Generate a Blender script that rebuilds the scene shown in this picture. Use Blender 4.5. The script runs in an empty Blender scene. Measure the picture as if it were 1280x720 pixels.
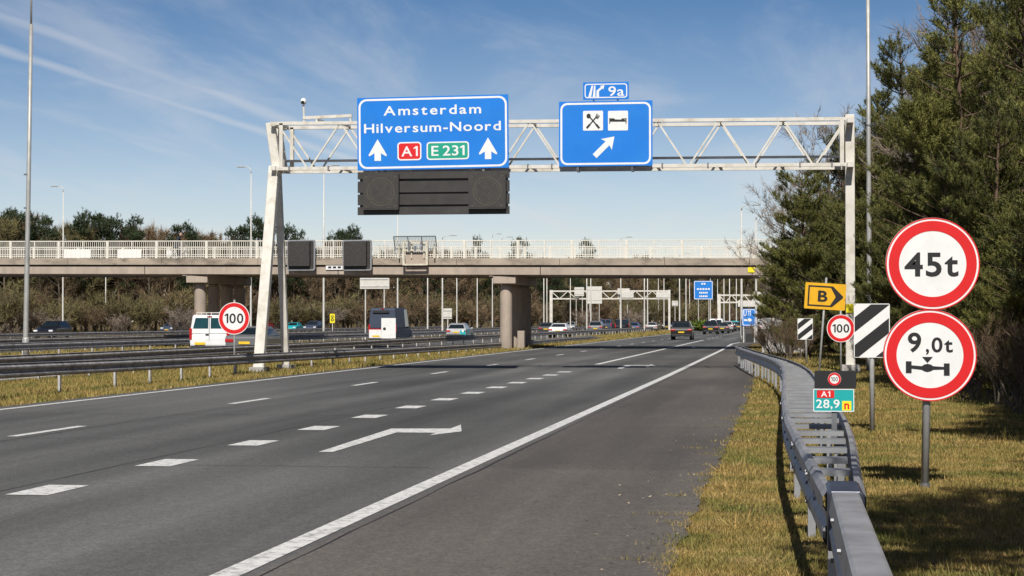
import bpy, bmesh, math, random
import numpy as np
from mathutils import Vector, Matrix, noise

R = math.radians
SC = bpy.context.scene
COL = SC.collection
rng = random.Random(11)
nrg = np.random.default_rng(7)

# ------------------------------------------------------------------ camera
F = 2400.0                      # focal length in photo pixels (1280 wide)
H = 1.70                        # eye height above the carriageway
YAW = math.atan(345 / F)        # the road runs along +Y, the camera looks 8 degrees left of it
PIT = math.atan(41 / F)
cd = bpy.data.cameras.new('camera')
cd.sensor_width = 36.0
cd.lens = F / 1280 * 36
cd.clip_start = 0.2
cd.clip_end = 6000
cam = bpy.data.objects.new('camera', cd)
COL.objects.link(cam)
cam.location = (0, 0, H)
cam.rotation_euler = (R(90) + PIT, 0, YAW)
SC.camera = cam
CM = cam.rotation_euler.to_matrix()
CAMP = Vector((0, 0, H))

# ------------------------------------------------------------------ light
SUN_EL, SUN_AZ = 44.0, -5.8     # light travels towards this heading (degrees from +Y, + is right)
LD = Vector((math.sin(R(SUN_AZ)) * math.cos(R(SUN_EL)), math.cos(R(SUN_AZ)) * math.cos(R(SUN_EL)), -math.sin(R(SUN_EL))))
sl = bpy.data.lights.new('sun', 'SUN')
sl.energy = 5.0
sl.angle = R(0.53)
sl.color = (1.0, 0.955, 0.88)
so = bpy.data.objects.new('sun', sl)
COL.objects.link(so)
so.rotation_euler = LD.to_track_quat('-Z', 'Y').to_euler()
so.location = (0, -20, 40)

SC.view_settings.view_transform = 'Standard'
SC.view_settings.look = 'None'
SC.view_settings.gamma = 1.0
SC.view_settings.exposure = 0.0
SC.view_settings.use_curve_mapping = False

def world():
    w = bpy.data.worlds.new('World')
    SC.world = w
    w.use_nodes = True
    nt = w.node_tree
    n, l = nt.nodes, nt.links
    bg = n['Background']
    sky = n.new('ShaderNodeTexSky')
    sky.sky_type = 'NISHITA'
    sky.sun_disc = False
    sky.sun_elevation = R(SUN_EL)
    sky.sun_rotation = R(180 + SUN_AZ)
    sky.altitude = 0
    sky.air_density = 0.75
    sky.dust_density = 0.25
    sky.ozone_density = 3.0
    tc = n.new('ShaderNodeTexCoord')
    sx = n.new('ShaderNodeSeparateXYZ')
    l.new(tc.outputs['Generated'], sx.inputs[0])
    def math_(op, a, b=None, clamp=False):
        m = n.new('ShaderNodeMath'); m.operation = op; m.use_clamp = clamp
        for i, v in enumerate((a, b)):
            if v is None: continue
            if isinstance(v, (int, float)): m.inputs[i].default_value = v
            else: l.new(v, m.inputs[i])
        return m.outputs[0]
    # deeper blue with height, as the polarised clear air of the photograph
    ramp = n.new('ShaderNodeValToRGB')
    l.new(math_('MULTIPLY', sx.outputs['Z'], 3.2, True), ramp.inputs[0])
    e = ramp.color_ramp.elements
    e[0].position = 0.0; e[0].color = (1.74, 1.40, 1.26, 1)
    e[1].position = 1.0; e[1].color = (0.20, 0.33, 0.52, 1)
    m = e.new(0.22); m.color = (1.48, 1.29, 1.21, 1)
    m = e.new(0.52); m.color = (0.66, 0.83, 0.97, 1)
    mul = n.new('ShaderNodeMix'); mul.data_type = 'RGBA'; mul.blend_type = 'MULTIPLY'
    mul.inputs[0].default_value = 1.0
    l.new(sky.outputs[0], mul.inputs[6]); l.new(ramp.outputs[0], mul.inputs[7])
    # a flat layer of high cloud: direction / height gives plan coordinates
    zc = math_('MAXIMUM', sx.outputs['Z'], 0.02)
    zz = math_('ADD', zc, 0.06)
    px = math_('DIVIDE', sx.outputs['X'], zz)
    py = math_('DIVIDE', sx.outputs['Y'], zz)
    cv = n.new('ShaderNodeCombineXYZ'); l.new(px, cv.inputs[0]); l.new(py, cv.inputs[1])
    mp = n.new('ShaderNodeMapping'); l.new(cv.outputs[0], mp.inputs[0])
    mp.inputs['Rotation'].default_value = (0, 0, R(-25)); mp.inputs['Scale'].default_value = (1.5, 0.42, 1)
    nz = n.new('ShaderNodeTexNoise'); l.new(mp.outputs[0], nz.inputs['Vector'])
    nz.inputs['Scale'].default_value = 1.15; nz.inputs['Detail'].default_value = 8; nz.inputs['Roughness'].default_value = 0.58
    nz.inputs['Distortion'].default_value = 0.5
    cr = n.new('ShaderNodeMapRange'); l.new(nz.outputs[0], cr.inputs[0])
    cr.inputs[1].default_value = 0.44; cr.inputs[2].default_value = 0.70; cr.inputs[3].default_value = 0; cr.inputs[4].default_value = 0.33
    cr.interpolation_type = 'SMOOTHSTEP'
    cl = cr.outputs[0]
    # two old contrails: straight lines on the same layer
    nz2 = n.new('ShaderNodeTexNoise'); l.new(cv.outputs[0], nz2.inputs['Vector'])
    nz2.inputs['Scale'].default_value = 1.6; nz2.inputs['Detail'].default_value = 4
    wob = math_('MULTIPLY', math_('SUBTRACT', nz2.outputs[0], 0.5), 0.10)
    def plan(u, v):
        d = CM @ Vector(((u - 640) / F, (360 - v) / F, -1)); d.normalize()
        z = max(d.z, 0.02) + 0.06
        return Vector((d.x / z, d.y / z))
    for (p, q, wd, amt) in (((60, 40), (330, 140), 0.080, 0.46), ((-10, 60), (330, 165), 0.06, 0.42)):
        a, b = plan(*p), plan(*q)
        t = (b - a).normalized(); nn = Vector((-t.y, t.x)); c = nn.dot(a)
        dist = math_('ADD', math_('ADD', math_('MULTIPLY', px, nn.x), math_('MULTIPLY', py, nn.y)), -c)
        dist = math_('ABSOLUTE', math_('ADD', dist, wob))
        k = n.new('ShaderNodeMapRange'); l.new(dist, k.inputs[0]); k.interpolation_type = 'SMOOTHSTEP'
        k.inputs[1].default_value = wd; k.inputs[2].default_value = 0; k.inputs[3].default_value = 0; k.inputs[4].default_value = amt
        kk = math_('MULTIPLY', k.outputs[0], math_('ADD', nz2.outputs[0], 0.35))
        cl = math_('MAXIMUM', cl, kk)
    cm = n.new('ShaderNodeMix'); cm.data_type = 'RGBA'
    l.new(cl, cm.inputs[0]); l.new(mul.outputs[2], cm.inputs[6]); cm.inputs[7].default_value = (10.0, 10.2, 10.6, 1)
    l.new(cm.outputs[2], bg.inputs[0])
    bg.inputs[1].default_value = 0.070
world()

# ------------------------------------------------------------------ pixels to places
def ray(u, v):
    return CM @ Vector(((u - 640) / F, (360 - v) / F, -1))
def ground(u, v, z=0.0):
    d = ray(u, v); t = (z - H) / d.z
    return CAMP + d * t
def at_y(u, v, Y):
    d = ray(u, v); return CAMP + d * (Y / d.y)
def at_x(u, v, X):
    d = ray(u, v); return CAMP + d * (X / d.x)
def at_d(u, v, D):              # D metres in front of the camera
    return CAMP + ray(u, v) * D
def spot(u, D, z=0.0):          # place on the ground below image column u, D metres away
    p = at_d(u, 401, D); return Vector((p.x, p.y, z))

# ------------------------------------------------------------------ materials
MATS = {}
def nodes(name):
    m = bpy.data.materials.new(name); m.use_nodes = True
    return m, m.node_tree.nodes, m.node_tree.links
def mat(name, col, rough=0.6, metal=0.0, var=0.12, scale=4.0, bump=0.0, bscale=40.0, spec=0.5, emit=None,
        dirt=None, dirt_amt=0.5, dscale=2.0, coat=0.0, rnd=0.0, stretch=None, trans=0.0, alpha=None):
    if name in MATS: return MATS[name]
    m, n, l = nodes(name)
    b = n['Principled BSDF']
    tc = n.new('ShaderNodeTexCoord')
    src = tc.outputs['Object']
    if stretch:
        mp = n.new('ShaderNodeMapping'); mp.inputs['Scale'].default_value = stretch
        l.new(src, mp.inputs[0]); src = mp.outputs[0]
    nz = n.new('ShaderNodeTexNoise'); l.new(src, nz.inputs['Vector'])
    nz.inputs['Scale'].default_value = scale; nz.inputs['Detail'].default_value = 5
    cr = n.new('ShaderNodeValToRGB'); l.new(nz.outputs[0], cr.inputs[0])
    c = Vector(col)
    e = cr.color_ramp.elements
    e[0].position = 0.3; e[0].color = (*[max(0, x * (1 - var)) for x in c], 1)
    e[1].position = 0.7; e[1].color = (*[min(1, x * (1 + var)) for x in c], 1)
    out = cr.outputs[0]
    if dirt:
        nd = n.new('ShaderNodeTexNoise'); l.new(src, nd.inputs['Vector'])
        nd.inputs['Scale'].default_value = dscale; nd.inputs['Detail'].default_value = 8; nd.inputs['Roughness'].default_value = 0.65
        mr = n.new('ShaderNodeMapRange'); l.new(nd.outputs[0], mr.inputs[0])
        mr.inputs[1].default_value = 0.48; mr.inputs[2].default_value = 0.72; mr.inputs[4].default_value = dirt_amt
        mx = n.new('ShaderNodeMix'); mx.data_type = 'RGBA'
        l.new(mr.outputs[0], mx.inputs[0]); l.new(out, mx.inputs[6]); mx.inputs[7].default_value = (*dirt, 1)
        out = mx.outputs[2]
    if rnd:
        oi = n.new('ShaderNodeObjectInfo'); hs = n.new('ShaderNodeHueSaturation')
        mr = n.new('ShaderNodeMapRange'); l.new(oi.outputs['Random'], mr.inputs[0])
        mr.inputs[3].default_value = 1 - rnd; mr.inputs[4].default_value = 1 + rnd
        l.new(mr.outputs[0], hs.inputs['Value']); l.new(out, hs.inputs['Color']); out = hs.outputs[0]
    l.new(out, b.inputs['Base Color'])
    b.inputs['Roughness'].default_value = rough
    b.inputs['Metallic'].default_value = metal
    b.inputs['Specular IOR Level'].default_value = spec
    b.inputs['Coat Weight'].default_value = coat
    if trans: b.inputs['Transmission Weight'].default_value = trans
    if alpha is not None: b.inputs['Alpha'].default_value = alpha
    if bump:
        nb = n.new('ShaderNodeTexNoise'); l.new(src, nb.inputs['Vector'])
        nb.inputs['Scale'].default_value = bscale; nb.inputs['Detail'].default_value = 4
        bp = n.new('ShaderNodeBump'); bp.inputs['Strength'].default_value = bump; bp.inputs['Distance'].default_value = 0.02
        l.new(nb.outputs[0], bp.inputs['Height']); l.new(bp.outputs[0], b.inputs['Normal'])
    MATS[name] = m
    return m

def asphalt(name, col, tracks):
    m, n, l = nodes(name)
    b = n['Principled BSDF']
    tc = n.new('ShaderNodeTexCoord'); src = tc.outputs['Object']
    def nz(scale, detail=5, st=None, rough=0.55):
        s = src
        if st:
            mp = n.new('ShaderNodeMapping'); mp.inputs['Scale'].default_value = st; l.new(src, mp.inputs[0]); s = mp.outputs[0]
        t = n.new('ShaderNodeTexNoise'); l.new(s, t.inputs['Vector']); t.inputs['Scale'].default_value = scale
        t.inputs['Detail'].default_value = detail; t.inputs['Roughness'].default_value = rough
        return t.outputs[0]
    def mr(v, a, b_, c, d):
        t = n.new('ShaderNodeMapRange'); l.new(v, t.inputs[0])
        for i, q in enumerate((a, b_, c, d)): t.inputs[i + 1].default_value = q
        return t.outputs[0]
    def mulv(a, b_):
        t = n.new('ShaderNodeMath'); t.operation = 'MULTIPLY'; l.new(a, t.inputs[0]); l.new(b_, t.inputs[1]); return t.outputs[0]
    grain = mr(nz(38, 4, None, .85), .3, .7, .45, 1.58)
    grain2 = mr(nz(11, 5, (1, .5, 1), .75), .3, .7, .86, 1.14)
    bands = mr(nz(0.9, 4, (1.0, 0.03, 1.0)), .3, .7, .74, 1.22)
    patch = mr(nz(0.35, 5, (0.5, 0.12, 1.0)), .38, .62, .70, 1.18)
    v = mulv(mulv(grain, grain2), mulv(bands, patch))
    # aggregate specks of pale stone
    vo = n.new('ShaderNodeTexVoronoi'); vo.inputs['Scale'].default_value = 26; l.new(src, vo.inputs['Vector'])
    st = mr(vo.outputs['Distance'], .0, .20, 1.7, 1.0)
    v = mulv(v, st)
    if not tracks:
        sy = n.new('ShaderNodeSeparateXYZ'); l.new(src, sy.inputs[0])
        v = mulv(v, mr(sy.outputs[1], 21.6, 22.2, 1.10, .90)); v = mulv(v, mr(sy.outputs[1], 30.2, 30.8, 1.0, 1.08))
    if tracks:   # rubber worn lanes
        sx = n.new('ShaderNodeSeparateXYZ'); l.new(src, sx.inputs[0])
        w = n.new('ShaderNodeMath'); w.operation = 'SINE'
        a = n.new('ShaderNodeMath'); a.operation = 'MULTIPLY_ADD'; l.new(sx.outputs[0], a.inputs[0])
        a.inputs[1].default_value = 2 * math.pi / 1.85; a.inputs[2].default_value = 1.1
        l.new(a.outputs[0], w.inputs[0])
        v = mulv(v, mr(w.outputs[0], -1, 1, .87, 1.08))
    cm = n.new('ShaderNodeMix'); cm.data_type = 'RGBA'; cm.blend_type = 'MULTIPLY'; cm.inputs[0].default_value = 1
    cm.inputs[6].default_value = (*col, 1)
    cb = n.new('ShaderNodeCombineColor')
    for i in range(3): l.new(v, cb.inputs[i])
    l.new(cb.outputs[0], cm.inputs[7]); l.new(cm.outputs[2], b.inputs['Base Color'])
    b.inputs['Roughness'].default_value = 0.85
    b.inputs['Specular IOR Level'].default_value = 0.3
    bp = n.new('ShaderNodeBump'); bp.inputs['Strength'].default_value = 0.5; bp.inputs['Distance'].default_value = 0.01
    l.new(nz(70, 3), bp.inputs['Height']); l.new(bp.outputs[0], b.inputs['Normal'])
    MATS[name] = m
    return m

def grass_mat(name, c0, c1, c2, attr=True):
    m, n, l = nodes(name)
    b = n['Principled BSDF']
    tc = n.new('ShaderNodeTexCoord')
    def nz(s, d=4):
        t = n.new('ShaderNodeTexNoise'); l.new(tc.outputs['Object'], t.inputs['Vector']); t.inputs['Scale'].default_value = s
        t.inputs['Detail'].default_value = d; return t.outputs[0]
    def mix(f, a, b_):
        t = n.new('ShaderNodeMix'); t.data_type = 'RGBA'; l.new(f, t.inputs[0])
        for i, q in ((6, a), (7, b_)):
            if isinstance(q, tuple): t.inputs[i].default_value = (*q, 1)
            else: l.new(q, t.inputs[i])
        return t.outputs[2]
    def step(v, a, c):
        t = n.new('ShaderNodeMapRange'); l.new(v, t.inputs[0]); t.inputs[1].default_value = a; t.inputs[2].default_value = c; return t.outputs[0]
    base = mix(step(nz(0.9), .40, .66), c0, c1)
    base = mix(step(nz(2.3, 6), .50, .75), base, c2)
    if attr:
        at = n.new('ShaderNodeAttribute'); at.attribute_name = 'tone'
        hs = n.new('ShaderNodeHueSaturation'); l.new(base, hs.inputs['Color'])
        mr = n.new('ShaderNodeMapRange'); l.new(at.outputs['Fac'], mr.inputs[0]); mr.inputs[3].default_value = 0.45; mr.inputs[4].default_value = 1.5
        l.new(mr.outputs[0], hs.inputs['Value'])
        mh = n.new('ShaderNodeMapRange'); l.new(at.outputs['Fac'], mh.inputs[0]); mh.inputs[3].default_value = 0.515; mh.inputs[4].default_value = 0.485
        l.new(mh.outputs[0], hs.inputs['Hue'])
        base = hs.outputs[0]
    else:
        base = mix(step(nz(30, 6), .35, .7), base, tuple(x * .55 for x in c0))
    l.new(base, b.inputs['Base Color'])
    b.inputs['Roughness'].default_value = 0.75
    b.inputs['Specular IOR Level'].default_value = 0.25
    if not attr:
        bp = n.new('ShaderNodeBump'); bp.inputs['Strength'].default_value = 0.8; bp.inputs['Distance'].default_value = 0.05
        l.new(nz(18, 6), bp.inputs['Height']); l.new(bp.outputs[0], b.inputs['Normal'])
    MATS[name] = m
    return m

def needle_mat(name, dark, light, scale=1.3):
    m, n, l = nodes(name)
    b = n['Principled BSDF']
    at = n.new('ShaderNodeAttribute'); at.attribute_name = 'tone'
    tc = n.new('ShaderNodeTexCoord'); oi = n.new('ShaderNodeObjectInfo')
    t = n.new('ShaderNodeTexNoise'); l.new(tc.outputs['Object'], t.inputs['Vector']); t.inputs['Scale'].default_value = scale; t.inputs['Detail'].default_value = 3
    ad = n.new('ShaderNodeMath'); ad.operation = 'ADD'; l.new(at.outputs['Fac'], ad.inputs[0]); l.new(t.outputs[0], ad.inputs[1])
    ad2 = n.new('ShaderNodeMath'); ad2.operation = 'MULTIPLY_ADD'; l.new(oi.outputs['Random'], ad2.inputs[0]); ad2.inputs[1].default_value = .3
    l.new(ad.outputs[0], ad2.inputs[2])
    mr = n.new('ShaderNodeMapRange'); l.new(ad2.outputs[0], mr.inputs[0]); mr.inputs[1].default_value = .55; mr.inputs[2].default_value = 1.55
    mx = n.new('ShaderNodeMix'); mx.data_type = 'RGBA'; l.new(mr.outputs[0], mx.inputs[0])
    mx.inputs[6].default_value = (*dark, 1); mx.inputs[7].default_value = (*light, 1)
    l.new(mx.outputs[2], b.inputs['Base Color'])
    b.inputs['Roughness'].default_value = 0.6; b.inputs['Specular IOR Level'].default_value = 0.3
    MATS[name] = m
    return m

asphalt('asphalt', (0.110, 0.109, 0.105), True)
asphalt('shoulder_asphalt', (0.122, 0.109, 0.098), False)
asphalt('far_asphalt', (0.11, 0.107, 0.104), True)
grass_mat('soil', (0.20, 0.135, 0.045), (0.12, 0.10, 0.03), (0.26, 0.18, 0.075), False)
grass_mat('grass', (0.31, 0.225, 0.070), (0.135, 0.150, 0.034), (0.42, 0.31, 0.125))
def marking_mat():
    m, n, l = nodes('marking')
    b = n['Principled BSDF']; tc = n.new('ShaderNodeTexCoord')
    t = n.new('ShaderNodeTexNoise'); l.new(tc.outputs['Object'], t.inputs['Vector']); t.inputs['Scale'].default_value = 9; t.inputs['Detail'].default_value = 9; t.inputs['Roughness'].default_value = .75
    r = n.new('ShaderNodeValToRGB'); l.new(t.outputs[0], r.inputs[0]); e = r.color_ramp.elements
    e[0].position = .36; e[0].color = (.27, .265, .25, 1); e[1].position = .52; e[1].color = (.76, .75, .72, 1)
    l.new(r.outputs[0], b.inputs['Base Color']); b.inputs['Roughness'].default_value = .6
    MATS['marking'] = m
marking_mat()
mat('galv', (0.36, 0.37, 0.385), 0.5, 0.55, 0.18, 6, 0.06, 30, dirt=(0.22, 0.20, 0.18), dirt_amt=.5, dscale=3)
mat('rail_weathered', (0.33, 0.32, 0.32), 0.6, 0.0, 0.3, 5, 0.06, 30, dirt=(0.07, 0.055, 0.05), dirt_amt=.7)
mat('post_pale', (0.50, 0.49, 0.47), 0.55, 0.1, 0.15, 5, dirt=(0.3, 0.26, 0.22), dirt_amt=.5)
mat('galv_dark', (0.20, 0.205, 0.22), 0.5, 0.5, 0.25, 5, 0.06, 30, dirt=(0.10, 0.085, 0.075), dirt_amt=.6)
mat('rusty', (0.30, 0.19, 0.12), 0.7, 0.3, 0.3, 8, 0.2, 40, dirt=(0.25, 0.25, 0.25), dirt_amt=.5)
mat('rail_grey', (0.33, 0.33, 0.34), 0.5, 0.2, 0.18, 3, 0.08, 30, dirt=(0.15, 0.135, 0.12), dirt_amt=.6, dscale=5)
mat('navy_cap', (0.055, 0.062, 0.085), 0.4, 0.4, 0.3, 6)
mat('gantry_white', (0.66, 0.63, 0.565), 0.5, 0, 0.08, 3, dirt=(0.36, 0.30, 0.20), dirt_amt=.6, dscale=2.5)
mat('pole', (0.42, 0.42, 0.40), 0.5, 0.3, 0.12, 3, dirt=(0.27, 0.25, 0.22), dirt_amt=.4)
mat('pole_pale', (0.62, 0.60, 0.55), 0.5, 0.1, 0.1, 3)
mat('post_grey', (0.36, 0.36, 0.35), 0.55, 0.1, 0.18, 8, dirt=(0.2, 0.19, 0.17), dirt_amt=.5)
mat('sign_blue', (0.004, 0.185, 0.66), 0.4, 0, 0.06, 1.2, coat=.1, dirt=(.02, .22, .62), dirt_amt=.5, dscale=1.5)
mat('sign_blue_far', (0.01, 0.19, 0.62), 0.45, 0, 0.05, 1.5)
mat('sign_white', (0.80, 0.80, 0.79), 0.4, 0, 0.03, 3, dirt=(0.66, 0.65, 0.62), dirt_amt=.5, dscale=4)
mat('sign_red', (0.66, 0.012, 0.014), 0.4, 0, 0.05, 3)
mat('sign_green', (0.01, 0.33, 0.22), 0.4, 0, 0.04, 3)
mat('sign_teal', (0.01, 0.36, 0.36), 0.4, 0, 0.05, 3)
mat('sign_black', (0.013, 0.013, 0.014), 0.5, 0, 0.1, 3)
mat('sign_yellow', (0.78, 0.42, 0.012), 0.4, 0, 0.06, 3, dirt=(.55, .30, .02), dirt_amt=.5)
mat('sign_lemon', (0.85, 0.72, 0.02), 0.4, 0, 0.05, 3)
mat('sign_back', (0.52, 0.52, 0.50), 0.5, 0.2, 0.1, 3)
mat('matrix', (0.034, 0.031, 0.029), 0.55, 0, 0.2, 3, dirt=(.06, .055, .05), dirt_amt=.5)
mat('matrix_face', (0.040, 0.036, 0.033), 0.5, 0, 0.2, 6)
mat('lens', (0.085, 0.075, 0.055), 0.35, 0, 0.3, 20)
mat('concrete', (0.42, 0.345, 0.28), 0.85, 0, 0.12, 1.2, 0.25, 20, dirt=(0.20, 0.175, 0.15), dirt_amt=.55, dscale=.9, stretch=(1, 1, .45))
mat('kerb_concrete', (0.36, 0.30, 0.235), 0.85, 0, 0.2, 1.0, 0.3, 20, dirt=(0.075, 0.065, 0.055), dirt_amt=.85, dscale=1.2, stretch=(.7, .7, 1.6))
mat('joint_and_recess_shade', (0.05, 0.045, 0.04), 0.9)
mat('deck_road', (0.12, 0.11, 0.10), 0.9)
mat('rail_cream', (0.72, 0.685, 0.60), 0.5, 0, 0.08, 2)
mat('banner', (0.80, 0.78, 0.73), 0.6, 0, 0.06, 2)
mat('mesh_grey', (0.13, 0.14, 0.15), 0.5, 0.3, 0.2, 8)
mat('cage_beige', (0.60, 0.55, 0.44), 0.55, 0, 0.15, 4)
mat('block', (0.42, 0.40, 0.38), 0.9, 0, 0.2, 3, 0.3, 20)
mat('glass_dark', (0.012, 0.018, 0.022), 0.08, 0, 0.2, 3, spec=.6)
mat('glass_teal', (0.008, 0.05, 0.055), 0.10, 0, 0.2, 3, spec=.6)
mat('tyre', (0.012, 0.012, 0.012), 0.8)
mat('rim', (0.35, 0.35, 0.36), 0.3, 0.8)
mat('tail_red', (0.45, 0.008, 0.010), 0.25, 0, 0.1, 10, coat=.5)
mat('lamp_clear', (0.75, 0.76, 0.78), 0.15, 0, 0.1, 10)
mat('plate_yellow', (0.80, 0.52, 0.02), 0.5)
mat('bumper', (0.02, 0.02, 0.021), 0.6)
mat('bark_pine', (0.120, 0.078, 0.050), 0.9, 0, 0.35, 6, 0.6, 12, stretch=(1, 1, .3))
mat('bark', (0.125, 0.100, 0.075), 0.9, 0, 0.3, 6, 0.5, 12, stretch=(1, 1, .3), rnd=.2)
mat('twig', (0.160, 0.108, 0.058), 0.85, 0, 0.35, .5, rnd=.30)
mat('twig_olive', (0.145, 0.122, 0.050), 0.85, 0, 0.35, .5, rnd=.25)
mat('twig_pale', (0.26, 0.205, 0.16), 0.85, 0, 0.3, .5, rnd=.2)
needle_mat('needles', (0.007, 0.017, 0.007), (0.240, 0.235, 0.062), 1.0)
needle_mat('needles_far', (0.014, 0.028, 0.012), (0.060, 0.078, 0.030), .5)
mat('bush_green', (0.16, 0.22, 0.03), 0.8, 0, 0.3, 3)
mat('skin', (0.50, 0.32, 0.24), 0.6)
mat('hair', (0.03, 0.02, 0.015), 0.7)
mat('cloth_navy', (0.018, 0.022, 0.045), 0.85)
mat('litter', (0.42, 0.34, 0.24), 0.8, 0, .4, 30)

# ------------------------------------------------------------------ mesh builder
def tag(o, label=None, cat=None, group=None, kind=None):
    if label: o['label'] = label
    if cat: o['category'] = cat
    if group: o['group'] = group
    if kind: o['kind'] = kind
    return o
def empty(name, loc, label=None, cat=None, group=None, rz=0.0, kind=None):
    o = bpy.data.objects.new(name, None)
    COL.objects.link(o)
    o.location = loc; o.rotation_euler = (0, 0, rz); o.empty_display_size = .3
    return tag(o, label, cat, group, kind)

class MB:
    def __init__(s): s.v = []; s.f = []
    def add(s, vs, fs):
        k = len(s.v); s.v += [tuple(p) for p in vs]; s.f += [tuple(i + k for i in f) for f in fs]; return s
    def box(s, c, d, M=None):
        vs = []
        for x in (-.5, .5):
            for y in (-.5, .5):
                for z in (-.5, .5):
                    p = Vector((x * d[0], y * d[1], z * d[2]))
                    if M is not None: p = M @ p
                    vs.append(Vector(c) + p)
        return s.add(vs, [(0, 1, 3, 2), (4, 6, 7, 5), (0, 4, 5, 1), (2, 3, 7, 6), (0, 2, 6, 4), (1, 5, 7, 3)])
    def frame(s, p, q, up=(0, 0, 1)):
        p, q = Vector(p), Vector(q); d = (q - p).normalized(); u = Vector(up)
        if abs(d.dot(u)) > .98: u = Vector((0, 1, 0))
        a = d.cross(u).normalized(); b = a.cross(d).normalized()
        return p, q, d, a, b
    def bar(s, p, q, w, h, up=(0, 0, 1)):
        p, q, d, a, b = s.frame(p, q, up)
        vs = []
        for o in (p, q):
            for i, j in ((-1, -1), (1, -1), (1, 1), (-1, 1)): vs.append(o + a * (i * w / 2) + b * (j * h / 2))
        return s.add(vs, [(3, 2, 1, 0), (4, 5, 6, 7), (0, 1, 5, 4), (1, 2, 6, 5), (2, 3, 7, 6), (3, 0, 4, 7)])
    def tube(s, p, q, r0, r1=None, n=8):
        return s.path([p, q], [r0, r0 if r1 is None else r1], n)
    def path(s, pts, rad, n=6):
        pts = [Vector(p) for p in pts]; vs = []; k = len(pts)
        a = None
        for i, p in enumerate(pts):
            d = (pts[min(i + 1, k - 1)] - pts[max(i - 1, 0)]).normalized()
            if a is None:
                u = Vector((0, 0, 1)) if abs(d.z) < .95 else Vector((0, 1, 0))
                a = d.cross(u).normalized()
            else:
                a = (a - d * a.dot(d)).normalized()
            b = d.cross(a)
            for j in range(n):
                t = 2 * math.pi * j / n
                vs.append(p + (a * math.cos(t) + b * math.sin(t)) * rad[i])
        fs = []
        for i in range(k - 1):
            for j in range(n):
                j2 = (j + 1) % n
                fs.append((i * n + j, i * n + j2, (i + 1) * n + j2, (i + 1) * n + j))
        fs.append(tuple(range(n - 1, -1, -1))); fs.append(tuple((k - 1) * n + j for j in range(n)))
        return s.add(vs, fs)
    def prism(s, poly, y0, y1):      # polygon in (x, z), extruded along y, y0 is the front
        n = len(poly)
        ar = sum(poly[i][0] * poly[(i + 1) % n][1] - poly[(i + 1) % n][0] * poly[i][1] for i in range(n))
        if ar < 0: poly = poly[::-1]
        vs = [(x, y0, z) for x, z in poly] + [(x, y1, z) for x, z in poly]
        fs = [tuple(range(n)), tuple(range(2 * n - 1, n - 1, -1))]
        for i in range(n):
            j = (i + 1) % n; fs.append((i, i + n, j + n, j))
        return s.add(vs, fs)
    def ring(s, a, b, y0, y1):       # between outline a and inner outline b (same count), (x, z)
        n = len(a)
        vs = [(x, y0, z) for x, z in a] + [(x, y0, z) for x, z in b] + [(x, y1, z) for x, z in a] + [(x, y1, z) for x, z in b]
        fs = []
        for i in range(n):
            j = (i + 1) % n
            fs += [(i, j, n + j, n + i), (2 * n + i, 3 * n + i, 3 * n + j, 2 * n + j), (i, 2 * n + i, 2 * n + j, j), (n + i, n + j, 3 * n + j, 3 * n + i)]
        return s.add(vs, fs)
    def sheet(s, pts, z):            # flat ngon on the ground
        ar = sum(pts[i][0] * pts[(i + 1) % len(pts)][1] - pts[(i + 1) % len(pts)][0] * pts[i][1] for i in range(len(pts)))
        if ar < 0: pts = pts[::-1]
        return s.add([(p[0], p[1], z) for p in pts], [tuple(range(len(pts)))])
    def strip(s, L, Rr, z):          # ribbon between two ground polylines
        n = len(L)
        vs = [(p[0], p[1], z) for p in L] + [(p[0], p[1], z) for p in Rr]
        return s.add(vs, [(i, n + i, n + i + 1, i + 1) for i in range(n - 1)])
    def sweep(s, prof, pts, closed=False):   # prof: (side, up) offsets; pts: 3D path
        pts = [Vector(p) for p in pts]; k = len(pts); n = len(prof); vs = []
        for i, p in enumerate(pts):
            d = pts[min(i + 1, k - 1)] - pts[max(i - 1, 0)]; d.z = 0; d.normalize()
            a = Vector((d.y, -d.x, 0))
            for (o, u) in prof: vs.append(p + a * o + Vector((0, 0, u)))
        fs = []
        m = n if closed else n - 1
        for i in range(k - 1):
            for j in range(m):
                j2 = (j + 1) % n
                fs.append((i * n + j, i * n + j2, (i + 1) * n + j2, (i + 1) * n + j))
        if closed:
            fs.append(tuple(range(n - 1, -1, -1))); fs.append(tuple((k - 1) * n + j for j in range(n)))
        return s.add(vs, fs)
    def mesh(s, name, m, smooth=False, off=None):
        me = bpy.data.meshes.new(name)
        v = s.v if off is None else [(p[0] - off[0], p[1] - off[1], p[2] - off[2]) for p in s.v]
        me.from_pydata(v, [], s.f); me.update()
        me.materials.append(MATS[m] if isinstance(m, str) else m)
        if smooth:
            me.polygons.foreach_set('use_smooth', [True] * len(me.polygons))
        return me
    def obj(s, name, m, parent=None, smooth=False, world=False, bevel=0, seg=2):
        me = s.mesh(name, m, smooth, parent.location if (world and parent) else None)
        return put(name, me, parent, bevel=bevel, seg=seg)

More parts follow.
